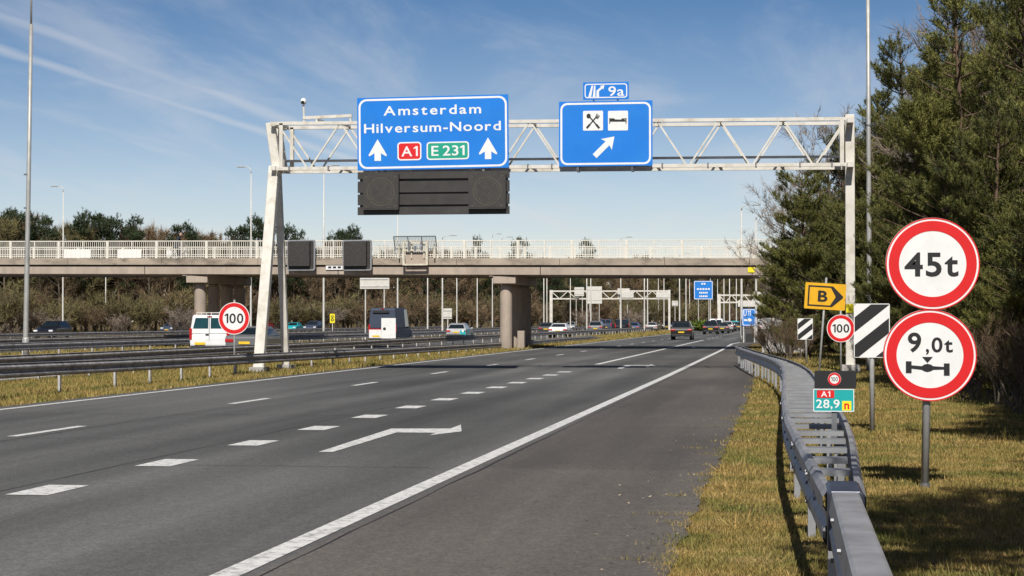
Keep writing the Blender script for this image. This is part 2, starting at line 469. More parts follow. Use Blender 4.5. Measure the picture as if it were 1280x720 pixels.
def put(name, me, parent=None, loc=(0, 0, 0), rz=0.0, bevel=0, seg=2):
    o = bpy.data.objects.new(name, me)
    COL.objects.link(o)
    if parent: o.parent = parent
    o.location = loc; o.rotation_euler = (0, 0, rz)
    if bevel:
        b = o.modifiers.new('bevel', 'BEVEL'); b.width = bevel; b.segments = seg; b.limit_method = 'ANGLE'; b.angle_limit = R(35)
    return o
KIDS = {}
def kids(o): return [c for c in COL.objects if c.parent == o]
def tree_of(o): return (o, [tree_of(c) for c in kids(o)])
def copy_tree(t, parent=None):
    o, ch = t
    c = o.copy(); COL.objects.link(c); c.parent = parent
    for k in ch: copy_tree(k, c)
    return c
def grounded(name, m, z, mb, parent=None, kind='structure'):
    o = mb.obj(name, m, parent)
    if parent is None: o['kind'] = kind
    return o

# ================================================================== THE SETTING
ZR, ZM = 0.012, 0.017            # carriageway and paint heights above the verge soil
g = MB(); g.sheet([(-2500, -600), (2500, -600), (2500, 3500), (-2500, 3500)], 0.0)
grounded('ground', 'soil', 0, g)

END = 470.0
def wob(t, a=.05): return a * noise.noise((t * .55, 3.1, 0)) + a * .8 * noise.noise((t * 2.3, 9.7, 0))
EDGE = [(-8, -.82), (20, -.82), (40, -.84), (58, -.95), (70, -1.2), (95, -2.3), (130, -2.6), (142, -2.6), (150, -1.9), (158, 0.5), (166, 6), (172, 14)]
def lerp(tab, t):
    for (a, p), (b, q) in zip(tab, tab[1:]):
        if t <= b: return p + (q - p) * max(0, (t - a)) / (b - a)
    return tab[-1][1]
road = MB(); road.strip([(-15.3 + wob(t, .04), t) for t in np.arange(-8, 201, 1.0)] , [(-3.52, t) for t in np.arange(-8, 201, 1.0)], ZR)
road.strip([(-15.3, 200), (-15.3, END)], [(-3.52, 200), (-3.52, END)], ZR)
road_o = grounded('main_carriageway', 'asphalt', 0, road)
ts = list(np.arange(-8, 150, .2)) + list(np.arange(150, 172.1, 1))
sh = MB(); sh.strip([(-3.52, t) for t in ts], [(lerp(EDGE, t) + wob(t, .07), t) for t in ts], ZR)
sh.sheet([(-3.52, 172), (14, 172), (26, 182), (26, 190), (9, 181), (4, 177.5), (-1.2, 177.5), (-2.5, 182), (-3.52, 195)], ZR)
sh_o = grounded('hard_shoulder', 'shoulder_asphalt', 0, sh)
for nm, a, b in (('parallel_carriageway', -31.0, -21.8), ('opposite_carriageway', -55.0, -40.2), ('far_carriageway', -76.0, -59.5)):
    m = MB(); m.strip([(a, -20), (a, END)], [(b, -20), (b, END)], ZR); o = grounded(nm, 'far_asphalt', 0, m)
    for x in (a + .5, b - .5):
        k = MB(); k.strip([(x - .1, -20), (x - .1, END)], [(x + .1, -20), (x + .1, END)], ZM); k.obj('edge_line', 'marking', o)
    nl = 2 if b - a < 12 else 4
    for i in range(1, nl):
        x = a + .5 + (b - a - 1) * i / nl
        me = MB().sheet([(-.08, 0), (.08, 0), (.08, 3), (-.08, 3)], 0).mesh('lane_dash', 'marking')
        for t in np.arange(40, 330, 12): put('lane_dash', me, o, (x, t, ZM))

def line(parent, tab, w, t0, t1, step=2.0, name='edge_line'):
    T = list(np.arange(t0, t1, step)) + [t1]
    m = MB(); m.strip([(lerp(tab, t) - w / 2 + .012 * noise.noise((t * 3, 1, 0)), t) for t in T], [(lerp(tab, t) + w / 2 + .012 * noise.noise((t * 3, 7, 0)), t) for t in T], ZM)
    return m.obj(name, 'marking', parent)
line(sh_o, [(-8, -3.70), (60, -3.66), (110, -3.78), (141, -4.05), (150, -3.75), (157, -2.6), (166, 2.0), (172, 7)], .20, -8, 172, 1.0)
line(road_o, [(-8, -14.8), (400, -14.8)], .17, -8, END, 1.0)
line(road_o, [(72, -7.32), (400, -7.32)], .22, 74, 168, 1.0, 'gore_line')
me = MB().sheet([(-.215, 0), (.215, 0), (.215, 1.12), (-.215, 1.12)], 0).mesh('block_mark', 'marking')
for i in range(14): put('block_mark', me, road_o, (-7.30, 17.75 + 3.72 * i - 3.72, ZM))
me = MB().sheet([(-.085, 0), (.085, 0), (.085, 2.8), (-.085, 2.8)], 0).mesh('lane_dash', 'marking')
for i in range(-2, 30): put('lane_dash', me, road_o, (-11.2, 26.7 + 11.1 * i, ZM))
for i in range(11): put('lane_dash', me, road_o, (-7.32, 178 + 11.1 * i, ZM))
# bent arrows painted in the exit lane
arrow_px = [(398, 566.5), (416, 566.5), (496, 541.8), (545, 542.3), (537, 545.3), (577, 540.5), (576, 532), (563, 537), (489, 537)]
ar = [ground(u, v) for u, v in arrow_px]
for dt in (0, 43.5, 96):
    MB().sheet([(p.x, p.y + dt) for p in ar], ZM).obj('turn_arrow', 'marking', road_o)
# bitumen filled joints and seams in the surfacing
mat('bitumen', (0.022, 0.021, 0.021), .6)
for nm_o, x0, x1, t, w in ((road_o, -7.05, -3.85, 21.7, .022), (sh_o, -3.5, -1.0, 21.9, .016), (road_o, -14.6, -7.6, 33.5, .03), (road_o, -11.0, -7.6, 26.4, .02), (sh_o, -3.4, -1.1, 30.5, .02), (road_o, -14.6, -3.9, 52, .05)):
    xs = np.arange(x0, x1, .12); yy = [t + .06 * noise.noise((x * 1.3, t, 0)) + .025 * noise.noise((x * 6, t, 2)) for x in xs]
    ww = [w * (.6 + .8 * abs(noise.noise((x * 2.2, t, 5)))) for x in xs]
    MB().strip([(x, y + q / 2) for x, y, q in zip(xs, yy, ww)], [(x, y - q / 2) for x, y, q in zip(xs, yy, ww)], ZM - .002).obj('surface_joint', 'bitumen', nm_o)
for nm_o, x, t0, t1, w in ((sh_o, -3.46, 5, 110, .012), (road_o, -7.72, 12, 120, .012), (road_o, -10.9, 20, 150, .014)):
    T = np.arange(t0, t1, .5); xx = [x + .02 * noise.noise((t * .8, x, 0)) for t in T]; ww = [w * (.3 + 1.3 * abs(noise.noise((t * .35, x, 3)))) for t in T]
    MB().strip([(a - q, t) for a, t, q in zip(xx, T, ww)], [(a + q, t) for a, t, q in zip(xx, T, ww)], ZM - .002).obj('surface_joint', 'bitumen', nm_o)
# hatched gore between main lanes and exit
for i in range(5):
    t = 170 + i * 6
    MB().sheet([(-7.2, t), (-7.2, t + .5), (-4.6 - .1 * i, t + 2.4), (-4.6 - .1 * i, t + 1.9)], ZM).obj('gore_hatch', 'marking', road_o)

# ------------------------------------------------------------------ guard rails
WB = [(-.03, .155), (.005, .155), (.085, .085), (.085, .05), (.015, .005), (.015, -.02), (.085, -.075), (.085, -.11), (.04, -.155), (-.03, -.155)]
WN = [(-.015, .155), (.02, .155), (.045, .12), (.045, .06), (.014, .025), (.014, -.025), (.045, -.06), (.045, -.12), (.02, -.155), (-.015, -.155)]
def flip(p): return [(-a, b) for a, b in p][::-1]
def dense(pts, step):
    out = []
    for a, b in zip(pts, pts[1:]):
        a, b = Vector(a), Vector(b); n = max(1, int((b - a).length / step))
        out += [a.lerp(b, i / n) for i in range(n)]
    return out + [Vector(pts[-1])]
def guardrail(label, pts, side, step, m='rail_weathered', name='guardrail', group=None, back=True, droop=None):
    """pts: top edge of the beam"""
    r = empty(name, (pts[0][0], pts[0][1], 0), label, 'guardrail', group)
    P = [Vector(p) - Vector((0, 0, .155)) for p in pts]
    MB().sweep(WB if side > 0 else flip(WB), P).obj('beam', m, r, world=True)
    MB().sweep([(-.035, .004), (.05, .004), (.05, -.004), (-.035, -.004)] if side > 0 else [(.035, -.004), (-.05, -.004), (-.05, .004), (.035, .004)], [Vector(p) + Vector((0, 0, .006)) for p in pts], True).obj('top_highlight', 'post_pale', r, world=True)  # paler strip along the rail top paints in the sun's highlight
    D = dense(pts, step)
    post = MB().box((0, 0, -.45), (.055, .10, .9)).mesh('post', 'post_pale')
    spc = MB().box((0, 0, 0), (.12, .09, .2)).mesh('spacer', 'galv_dark')
    bolt = MB().tube((0, 0, 0), (.03 * side, 0, 0), .022, n=6).mesh('bolt', 'galv')
    for i, p in enumerate(D):
        if i == 0 or i == len(D) - 1: continue
        o = p - r.location
        put('post', post, r, (o.x - side * .13, o.y, o.z - .04))
        put('spacer', spc, r, (o.x - side * .055, o.y, o.z - .155))
        if i < 22: put('bolt', bolt, r, (o.x + side * .02, o.y, o.z - .155))
    return r
X1 = -16.9
tr = [(-60, 457.3), (0, 455), (150, 449.5), (300, 443.2), (420, 438), (512, 433.5), (640, 427)]
p1 = [tuple(at_x(u, v, X1)) for u, v in tr]
p1 = [(X1, 20, .75)] + p1
last = p1[-1]
p1 += [(X1, 150, .42), (X1, 166, .38), (X1, 180, .05)]
guardrail('long galvanised guardrail with close posts along the left edge of the main carriageway', p1, 1, 2.66)
guardrail('guardrail just behind the nearest one, beside the parallel carriageway of the white van', [(-20.9, 20, .75), (-20.9, 300, .75)], 1, 4.0)
guardrail('guardrail on the far side of the white van\'s carriageway', [(-31.4, 40, .78), (-31.4, 330, .78)], 1, 4.0)
guardrail('guardrail at the near edge of the opposite carriageway, behind the tall left lamp post', [(-39.3, 60, .80), (-39.3, 330, .80)], 1, 4.0)
guardrail('most distant guardrail on the left, in front of the black oncoming car', [(-57.2, 100, .78), (-57.2, 330, .78)], 1, 4.0)

# near right barrier: closed box beam that splits into a double rail with rungs
def near_barrier():
    La = [(10.9, .235), (13, .17), (15.8, .09), (19.2, 0), (24, -.04), (30, -.05), (37, -.06), (42, -.12), (46.5, -.26), (51, -.5), (56, -.85), (61, -1.2), (67, -1.6), (73, -1.95)]
    Rb = [(10.9, .385), (13, .43), (15.8, .50), (19.2, .54), (24, .52), (30, .48), (37, .42), (42, .28), (46.5, .06), (51, -.25), (56, -.62), (61, -.98), (67, -1.39), (73, -1.74)]
    def fine(tab):
        out = []
        for t in np.arange(tab[0][0], tab[-1][0] + .01, .6): out.append((t, lerp(tab, t)))
        # smooth
        xs = [x for _, x in out]
        for _ in range(3): xs = [xs[0]] + [(xs[i - 1] + xs[i] * 2 + xs[i + 1]) / 4 for i in range(1, len(xs) - 1)] + [xs[-1]]
        return [(x, t, .75) for (t, _), x in zip(out, xs)]
    A, B = fine(La), fine(Rb)
    r = empty('double_guardrail', (.3, 5, 0), 'grey double guardrail with ladder rungs running from the bottom right corner towards the bridge', 'guardrail')
    off = Vector((0, 0, .155))
    MB().sweep(flip(WN), [Vector(p) - off for p in A]).obj('beam', 'rail_grey', r, world=True)
    MB().sweep(WN, [Vector(p) - off for p in B]).obj('beam', 'rail_grey', r, world=True)
    bx = MB(); bx.sweep([(-.075, .155), (-.06, .165), (.06, .165), (.075, .155), (.09, .05), (.055, .0), (.09, -.05), (.075, -.155), (-.075, -.155), (-.09, -.05), (-.055, 0), (-.09, .05)],
                        [(.31, 1.0, .595), (.31, 4, .595), (.31, 7.5, .595), (.31, 11.0, .595)], True)
    bx.obj('box_beam', 'rail_grey', r, world=True)
    cp = MB(); cp.sweep([(-.098, .158), (-.078, .172), (.078, .172), (.098, .158), (.098, -.16), (-.098, -.16)], [(.31, 10.7, .595), (.31, 11.35, .597)], True)
    cp.obj('joint_sleeve', 'navy_cap', r, world=True, bevel=.01)
    k = 0
    for t in np.arange(11.9, 73, 1.12):
        a = min(A, key=lambda p: abs(p[1] - t)); b = min(B, key=lambda p: abs(p[1] - t))
        if b[0] - a[0] < .2: continue
        MB().bar((a[0] + .03, t, .69), (b[0] - .03, t, .69), .20 if t < 24 else .13, .04).obj('rung', 'galv', r, world=True)
        if k % 3 == 0:
            for x in (a[0] + .07, b[0] - .07):
                MB().box((x, t + .03, .325), (.06, .10, .65)).obj('post', 'galv', r, world=True)
        k += 1
    for t in (4.2, 6.9, 9.5): MB().box((.31, t, .24), (.06, .1, .48)).obj('post', 'galv', r, world=True)
    bl = MB().tube((0, 0, 0), (-.016, 0, 0), .013, n=6).mesh('bolt', 'galv_dark')
    WL = [(a + (.004 if a > 0 else 0), b * 1.015) for a, b in WN]
    for i in (3, 8, 15, 21, 28, 35, 42, 49, 56):      # lapped joints with their bolts
        sg = [Vector(p) - off for p in A[i:i + 2]]
        MB().sweep(flip(WL), sg).obj('lap_joint', 'galv', r, world=True)
        c = (sg[0] + sg[1]) / 2 - r.location
        for dy in (-.12, .12):
            for dz in (-.09, .09): put('bolt', bl, r, (c.x - .045, c.y + dy, c.z + dz))
    for t in (2.5, 4.5, 6.5, 8.5, 9.8):
        for dz in (-.10, .10): put('bolt', bl, r, (.31 - .085 - r.location.x, t - r.location.y, .595 + dz))
    for i in range(2, 16, 2):
        p = A[i]; put('bolt', bl, r, (p[0] - .03 - r.location.x, p[1] - r.location.y, .595))
near_barrier()

# ------------------------------------------------------------------ sign helpers
def rr(x0, z0, x1, z1, r, n=6):
    pts = []
    for cx, cz, a0 in ((x1 - r, z0 + r, -90), (x1 - r, z1 - r, 0), (x0 + r, z1 - r, 90), (x0 + r, z0 + r, 180)):
        for i in range(n + 1):
            a = R(a0 + 90 * i / n); pts.append((cx + r * math.cos(a), cz + r * math.sin(a)))
    return pts
def circ(cx, cz, r, n=48): return [(cx + r * math.cos(2 * math.pi * i / n), cz + r * math.sin(2 * math.pi * i / n)) for i in range(n)]
GLY = {}
ONE = [(.0, .50), (.0, .59), (.16, .70), (.27, .70), (.27, 0), (.15, 0), (.15, .555)]
def glyph(ch, bold):
    """triangulated outline of one letter: vertices (x, y), faces, x-extent"""
    if (ch, bold) in GLY: return GLY[(ch, bold)]
    if ch == '1':
        GLY[(ch, bold)] = (np.array(ONE), [tuple(range(len(ONE)))], 0.0, .27); return GLY[(ch, bold)]
    cu = bpy.data.curves.new('t', 'FONT'); cu.body = ch; cu.offset = bold; cu.resolution_u = 4
    o = bpy.data.objects.new('t', cu); me = bpy.data.meshes.new_from_object(o)
    bpy.data.objects.remove(o); bpy.data.curves.remove(cu)
    v = np.empty(len(me.vertices) * 3); me.vertices.foreach_get('co', v); v = v.reshape(-1, 3)[:, :2]
    f = [tuple(p.vertices) for p in me.polygons]; bpy.data.meshes.remove(me)
    GLY[(ch, bold)] = (v, f, v[:, 0].min(), v[:, 0].max()); return GLY[(ch, bold)]
def text(body, parent, x0, z0, x1, z1, y, m, bold=.0, name='lettering', sp=1.0):
    """flat lettering filling the box x0..x1, z0..z1 on the face at depth y; sp scales the gaps"""
    V, Fc, cx = [], [], 0.0
    for ch in body:
        if ch == ' ': cx += .16; continue
        v, f, a, b = glyph(ch, bold)
        V.append(v + np.array([cx - a, 0])); Fc.append(f); cx += (b - a) + .075 * sp
    al = np.concatenate(V); lo, hi = al.min(0), al.max(0)
    out = []
    for v, f in zip(V, Fc):
        w = (v - lo) / (hi - lo) * np.array([x1 - x0, z1 - z0]) + np.array([x0, z0])
        out.append(MB().add([(p[0], y - .002, p[1]) for p in w], f).obj('letter', m, parent))
    return out
class Face:
    """pixel coordinates of the photograph -> x, z on an upright plane at distance Y, about a root point"""
    def __init__(s, Y, root): s.Y = Y; s.r = root
    def __call__(s, u, v):
        p = at_y(u, v, s.Y); return (p.x - s.r.x, p.z - s.r.z)
    def box(s, u0, v0, u1, v1):     # left, top, right, bottom in pixels -> x0, z0, x1, z1
        a = s(u0, v1); b = s(u1, v0); return (a[0], a[1], b[0], b[1])
def bars_of(mb, pts, w, y0, y1):
    for (a, b) in zip(pts, pts[1:]):
        a, b = Vector(a), Vector(b); d = (b - a).normalized(); n = Vector((-d.y, d.x)) * w / 2
        mb.prism([tuple(a - n), tuple(b - n), tuple(b + n), tuple(a + n)], y0, y1)
    return mb

# ------------------------------------------------------------------ gantry
GY = 62.5
def gantry():
    tl, tr_ = at_y(338, 154.5, GY), at_y(1060, 148.5, GY)
    bl, br = at_y(346, 211.0, GY), at_y(1060, 205.5, GY)
    legR = at_y(1063.5, 300, GY).x
    r = empty('sign_gantry', ((tl.x + legR) / 2, GY + .7, 0), 'cream steel lattice gantry spanning the main carriageway in front of the bridge', 'gantry')
    T = lambda x: tl.z + (tr_.z - tl.z) * (x - tl.x) / (tr_.x - tl.x)
    B = lambda x: bl.z + (br.z - bl.z) * (x - bl.x) / (br.x - bl.x)
    x0, x1 = tl.x, legR - .15
    G = 'gantry_white'
    for Y in (GY, GY + 1.4):
        MB().bar((x0, Y, T(x0)), (x1, Y, T(x1)), .12, .11).obj('top_chord', G, r, world=True)
        MB().bar((x0 + .2, Y, B(x0)), (x1, Y, B(x1)), .11, .11).obj('bottom_chord', G, r, world=True)
    MB().bar((x0 + .2, GY + 1.25, B(x0) + .36), (x1, GY + 1.25, B(x1) + .36), .08, .08).obj('cable_tray', G, r, world=True)
    nb = [386 + 79 * k for k in range(-1, 9)]
    for Y in (GY, GY + 1.4):
        for u in nb:
            xb = at_y(u, 208, GY).x
            for du in (-39.5, 39.5):
                xt = at_y(u + du * .95, 150, GY).x
                if xt < x0 - .2 or xt > x1 + .1 or xb < x0 + .2: continue
                MB().bar((xb + (.08 if du > 0 else -.08), Y + .0, B(xb) + .06), (xt, Y, T(xt) - .06), .055, .055, (0, 1, 0)).obj('diagonal', G, r, world=True)
    for u in nb:
        x = at_y(u - 39, 150, GY).x
        if x0 - .1 < x < x1:
            MB().bar((x, GY + .08, T(x) + .01), (x, GY + 1.32, T(x) + .01), .07, .07).obj('cross_beam', G, r, world=True)
            MB().bar((x, GY + .08, B(x) + .01), (x, GY + 1.32, B(x) + .01), .07, .07).obj('cross_beam', G, r, world=True)
    # hangers and clamps
    cl = MB().box((0, 0, 0), (.045, .19, .17)).mesh('clamp', 'galv_dark')
    for u in (362, 411, 660, 690, 828, 885, 945, 1000, 1040):
        p = at_y(u, 208, GY); put('clamp', cl, r, (p.x - r.location.x, -.7, B(p.x)))
    # end posts and right leg
    for Y in (GY, GY + 1.4):
        MB().bar((x1 - .12, Y, B(x1) - .02), (x1 - .12, Y, T(x1) + .02), .13, .13, (0, 1, 0)).obj('end_post', G, r, world=True)
    for k in range(7):
        z = B(x1) + (k + .5) * (T(x1) - B(x1)) / 7
        MB().bar((x1 - .12, GY + .08, z), (x1 - .12, GY + 1.32, z), .03, .03).obj('ladder_rung', 'galv_dark', r, world=True)
    lg = MB(); lg.box((legR, GY + .7, T(x1) / 2 + .1), (.30, .34, T(x1) + .2)); lg.obj('leg', G, r, world=True, bevel=.02)
    MB().bar((legR, GY - .05, T(x1) - .04), (legR, GY + 1.45, T(x1) - .04), .2, .16).obj('head_beam', G, r, world=True)
    MB().bar((legR, GY - .05, B(x1)), (legR, GY + 1.45, B(x1)), .2, .16).obj('head_beam', G, r, world=True)
    for k in range(3):
        MB().box((legR - .17, GY + .7, 1.15 - .28 * k), (.03, .2, .07)).obj('hinge', 'rusty', r, world=True)
    MB().box((legR, GY + .7, .14), (.6, .6, .28)).obj('footing', 'block', r, world=True)
    # left A-frame: two splayed legs
    top = Vector((tl.x + .05, GY + .7, 0))
    for u, v, w, ut in ((323.5, 459, .34, 343), (357.5, 459, .24, 347)):
        b = at_x(u, v, X1 - .35)
        b.z = .1
        zt = B(x0) + .1
        m = MB(); m.bar(b, (at_y(ut, 208, GY + (.35 if u < 340 else 1.05)).x, GY + (.35 if u < 340 else 1.05), zt), w, w * .8, (0, 1, 0)); m.obj('leg', G, r, world=True, bevel=.02)
        MB().box((b.x, b.y, .09), (.5, .6, .18)).obj('footing', 'block', r, world=True)
    p, q = Vector((tl.x + .16, GY + .3, B(x0) - .05)), Vector((tl.x - .08, GY + .3, T(x0) + .06))
    for dy in (0, .8):
        MB().bar(p + Vector((0, dy, 0)), q + Vector((0, dy, 0)), .30, .22, (0, 1, 0)).obj('leg_head', G, r, world=True, bevel=.02)
    for Y in (GY, GY + 1.4):
        MB().bar((x0 + .38, Y, B(x0)), (x0 + .38, Y, T(x0)), .12, .12, (0, 1, 0)).obj('end_post', G, r, world=True)
    MB().bar((x0 + .1, GY - .05, B(x0) + .02), (x0 + .1, GY + 1.45, B(x0) + .02), .16, .14).obj('head_beam', G, r, world=True)
    MB().bar((x0 + .1, GY - .05, T(x0) - .02), (x0 + .1, GY + 1.45, T(x0) - .02), .16, .14).obj('head_beam', G, r, world=True)
    # yellow inspection label on the right leg
    f = Face(GY + .52, r.location)
    a = f.box(1057.5, 380, 1069.5, 391)
    MB().prism(rr(*a, .02, 2), -.205, -.19).obj('inspection_label', 'sign_lemon', r)
    # boom with the little camera mast
    c = at_y(379, 150, GY)
    k = empty('traffic_camera', (c.x, GY, T(c.x) + .09), 'small white surveillance camera on a short boom above the gantry\'s left end', 'camera')
    fz = lambda u, v: Vector((at_y(u, v, GY).x - c.x, 0, at_y(u, v, GY).z - k.location.z))
    MB().tube(fz(380, 152), fz(379.5, 131), .035).obj('mast', G, k)
    MB().bar(fz(379, 147.5), fz(440, 144.5), .09, .10).obj('boom', G, k)
    MB().bar(fz(396, 147), fz(396, 153), .06, .06, (0, 1, 0)).obj('bracket', G, k)
    MB().bar(fz(437, 145), fz(439, 153), .05, .05, (0, 1, 0)).obj('bracket', G, k)
    MB().bar(fz(398, 150), fz(404, 152), .1, .08).obj('clamp', 'galv_dark', k)
    h = fz(379.3, 128)
    MB().path([h + Vector((0, 0, -.06)), h + Vector((0, 0, .02)), h + Vector((0, 0, .10)), h + Vector((0, 0, .14))], [.075, .105, .09, .04], 12).obj('housing', 'sign_white', k, smooth=True)
    MB().path([h + Vector((0, -.10, -.01)), h + Vector((0, -.13, -.02))], [.06, .045], 10).obj('lens', 'glass_dark', k)
    return T, B
GT, GB = gantry()

def blue_panel(name, label, u0, v0, u1, v1, Y, rad, bw=2.4, inset=1.8, roll=0.0, cat='sign', pmat='sign_blue'):
    c = at_y((u0 + u1) / 2, v1, Y)
    r = empty(name, c, label, cat)
    r.rotation_euler = (0, -R(roll), 0)
    f = Face(Y, c)
    b = f.box(u0, v0, u1, v1); k = (b[2] - b[0]) / (u1 - u0)
    MB().prism(rr(*b, .02, 2), 0, .04).obj('panel', pmat, r)
    o = rr(b[0] + inset * k, b[1] + inset * k, b[2] - inset * k, b[3] - inset * k, rad * k)
    i = rr(b[0] + (inset + bw) * k, b[1] + (inset + bw) * k, b[2] - (inset + bw) * k, b[3] - (inset + bw) * k, (rad - bw * .8) * k)
    MB().ring(o, i, -.004, .0).obj('border', 'sign_white', r)
    return r, f, k
def up_arrow(r, f, u, v0, v1, w, s, m='sign_white'):
    n = v0 + (v1 - v0) * .68
    pts = [f(u, v0), f(u + w / 2, n + 1.5), f(u + w / 2 - 1, n + 3), f(u + s / 2, n - 1), f(u + s / 2, v1), f(u - s / 2, v1), f(u - s / 2, n - 1), f(u - w / 2 + 1, n + 3), f(u - w / 2, n + 1.5)]
    return MB().prism(pts, -.005, 0).obj('arrow', m, r)
def gantry_signs():
    Y = GY - .35
    r, f, k = blue_panel('direction_sign', 'large blue motorway sign with two white destination lines, mounted above the left lanes', 447, 118.5, 636, 212.5, Y, 10, roll=.5)
    text('Amsterdam', r, *f.box(480, 130.3, 602, 144.2), -.001, 'sign_white', .014, sp=2.1)
    text('Hilversum-Noord', r, *f.box(455.5, 151.8, 626.5, 166.0), -.001, 'sign_white', .014, sp=1.7)
    up_arrow(r, f, 472.3, 173.5, 200.5, 23, 8); up_arrow(r, f, 610.3, 172.5, 199.5, 23, 8)
    for (a, m, t, tb) in (((497, 177, 527, 200.4), 'sign_red', 'A1', (502, 182.5, 522.5, 195.3)), ((533.5, 176.8, 586.5, 200), 'sign_green', 'E231', (539.5, 181.8, 581, 195))):
        b = f.box(*a); e = 1.6 * k
        o = rr(*b, 4 * k, 4); i = rr(b[0] + e, b[1] + e, b[2] - e, b[3] - e, 2.8 * k, 4)
        MB().ring(o, i, -.007, 0).obj('shield_border', 'sign_white', r)
        p = MB().prism(i, -.006, 0).obj('shield', m, r)
        text(t if t == 'A1' else 'E 231', p, *f.box(*tb), -.008, 'sign_white', .012, sp=1.2)
    for u in (447 + 95 * i for i in range(1, 2)):
        b = f.box(542.6, 119, 543.2, 212); MB().prism([(b[0], b[1]), (b[2], b[1]), (b[2], b[3]), (b[0], b[3])], -.0025, 0).obj('seam', 'sign_blue_far', r)
    for u, v in ((470, 205.5), (604, 204.5)):     # hanging brackets behind
        b = f(u, v); MB().box((b[0], .22, .5), (.08, .36, 1.6)).obj('bracket', 'galv_dark', r)
    # second sign
    r, f, k = blue_panel('services_sign', 'smaller blue gantry sign with restaurant and hotel squares above a slanting arrow', 698.7, 125.3, 815.5, 208.3, Y, 8.5)
    for u, nm in ((728.8, 'fork'), (760.0, 'bed')):
        b = f.box(u, 138.3, u + 25, 163.3); sq = MB().prism(rr(*b, 1.2 * k, 3), -.006, 0).obj('pictogram', 'sign_white', r)
        m = MB()
        if nm == 'fork':
            c = lambda x, y: f(u + x, 138.3 + y)
            bars_of(m, [c(5.5, 21), c(17, 7.5)], 1.7 * k, -.009, -.005)
            bars_of(m, [c(19.5, 21), c(8, 7.5)], 1.7 * k, -.0112, -.005)
            bars_of(m, [c(4.6, 22), c(8.6, 17.2)], 2.6 * k, -.0134, -.005); bars_of(m, [c(20.4, 22), c(16.4, 17.2)], 2.6 * k, -.0134, -.005)
            m.prism([(c(7, 6.7)[0] + 3.0 * k * math.cos(t) * .9, c(7, 6.7)[1] + 3.0 * k * math.sin(t)) for t in np.linspace(0, 6.0, 12)], -.0156, -.005)
            for d in (-2.0, 0, 2.0): bars_of(m, [c(17.2 + d * .6, 8.6 + d * .5), c(19.2 + d * .75, 5.0 + d * .65)], 1.0 * k, -.0178 - .001 * (d + 2), -.005)
            bars_of(m, [c(15.6, 7.6), c(18.8, 9.6)], 1.6 * k, -.0245, -.005)
        else:
            c = lambda x, y: f(u + x, 138.3 + y)
            bars_of(m, [c(2.2, 9), c(2.2, 16.5)], 1.2 * k, -.009, -.005); bars_of(m, [c(22.6, 9.2), c(22.6, 16.5)], 1.2 * k, -.009, -.005)
            m.prism([c(2.6, 13.8), c(22.2, 13.8), c(22.2, 12.2), c(20, 11.2), c(9, 11.0), c(7.4, 9.6), c(3.4, 9.6), c(2.6, 11)], -.0112, -.005)
            m.prism([c(16.5, 10.9), c(22.2, 10.9), c(22.2, 9.8), c(18, 9.6)], -.0134, -.005)
        m.obj('symbol', 'sign_black', sq)
    t0, t1 = Vector(f(743.3, 195.2)), Vector(f(768, 170.6)); d = (t1 - t0).normalized(); n = Vector((-d.y, d.x))
    L = (t1 - t0).length; hw, hl, sw = 9.6 * k, 14 * k, 3.4 * k
    pts = [t0 - n * sw, t1 - d * (hl - 2 * k) - n * sw, t1 - d * hl - n * hw, t1, t1 - d * hl + n * hw, t1 - d * (hl - 2 * k) + n * sw, t0 + n * sw]
    MB().prism([tuple(p) for p in pts], -.005, 0).obj('arrow', 'sign_white', r)
    for u in (722, 790):
        b = f(u, 208); MB().box((b[0], .22, .6), (.08, .36, 1.5)).obj('bracket', 'galv_dark', r)
        MB().tube((b[0], .03, -.10), (b[0], .03, .01), .025).obj('clamp', 'galv_dark', r)
    # exit number tab
    r, f, k = blue_panel('exit_number_sign', 'small blue tab reading 9a with an exit symbol, on top of the services sign', 728.8, 102, 786, 124.9, Y, 3.5, bw=1.3, inset=2.0)
    m = MB(); P = lambda x, y: f(735.3 + x, 106.5 + y)
    m.prism([P(0, 14.8), P(3.6, 14.8), P(6.2, 0.5), P(4.2, 0.5)], -.005, 0)
    m.prism([P(5.6, 14.8), P(9.0, 14.8), P(9.0, 0.5), P(7.4, 0.5)], -.005, 0)
    m.prism([P(10.2, 14.8), P(13.6, 14.8), P(13.3, 8), P(17.6, 3.9), P(18.7, 5.4), P(20.4, 0), P(14.6, .9), P(15.9, 2.2), P(10.4, 6.8)], -.005, 0)
    m.obj('exit_symbol', 'sign_white', r)
    text('9a', r, *f.box(760.5, 107.6, 780.2, 120.2), -.001, 'sign_white', .01)
    for u in (742, 772):
        b = f(u, 124); MB().box((b[0], .06, .1), (.05, .04, .9)).obj('bracket', 'galv_dark', r)
    # matrix panel with two lane displays
    c = at_y(541.5, 268.8, Y); r = empty('matrix_panel', c, 'wide dark panel with two unlit lane displays, hanging under the large blue sign', 'display')
    f = Face(Y, c); k = .0262
    for (v0, v1, dy) in ((213.2, 224.0, 0), (225.0, 241, .012), (241.4, 256.4, .012), (257.4, 268.8, 0)):
        b = f.box(447, v0, 636.5, v1); MB().prism([(b[0], b[1]), (b[2], b[1]), (b[2], b[3]), (b[0], b[3])], dy, .10).obj('backing_board', 'matrix', r)
    b = f.box(449, 213.5, 634.5, 268.5); MB().prism([(b[0], b[1]), (b[2], b[1]), (b[2], b[3]), (b[0], b[3])], .102, .14).obj('rear_frame', 'matrix', r)
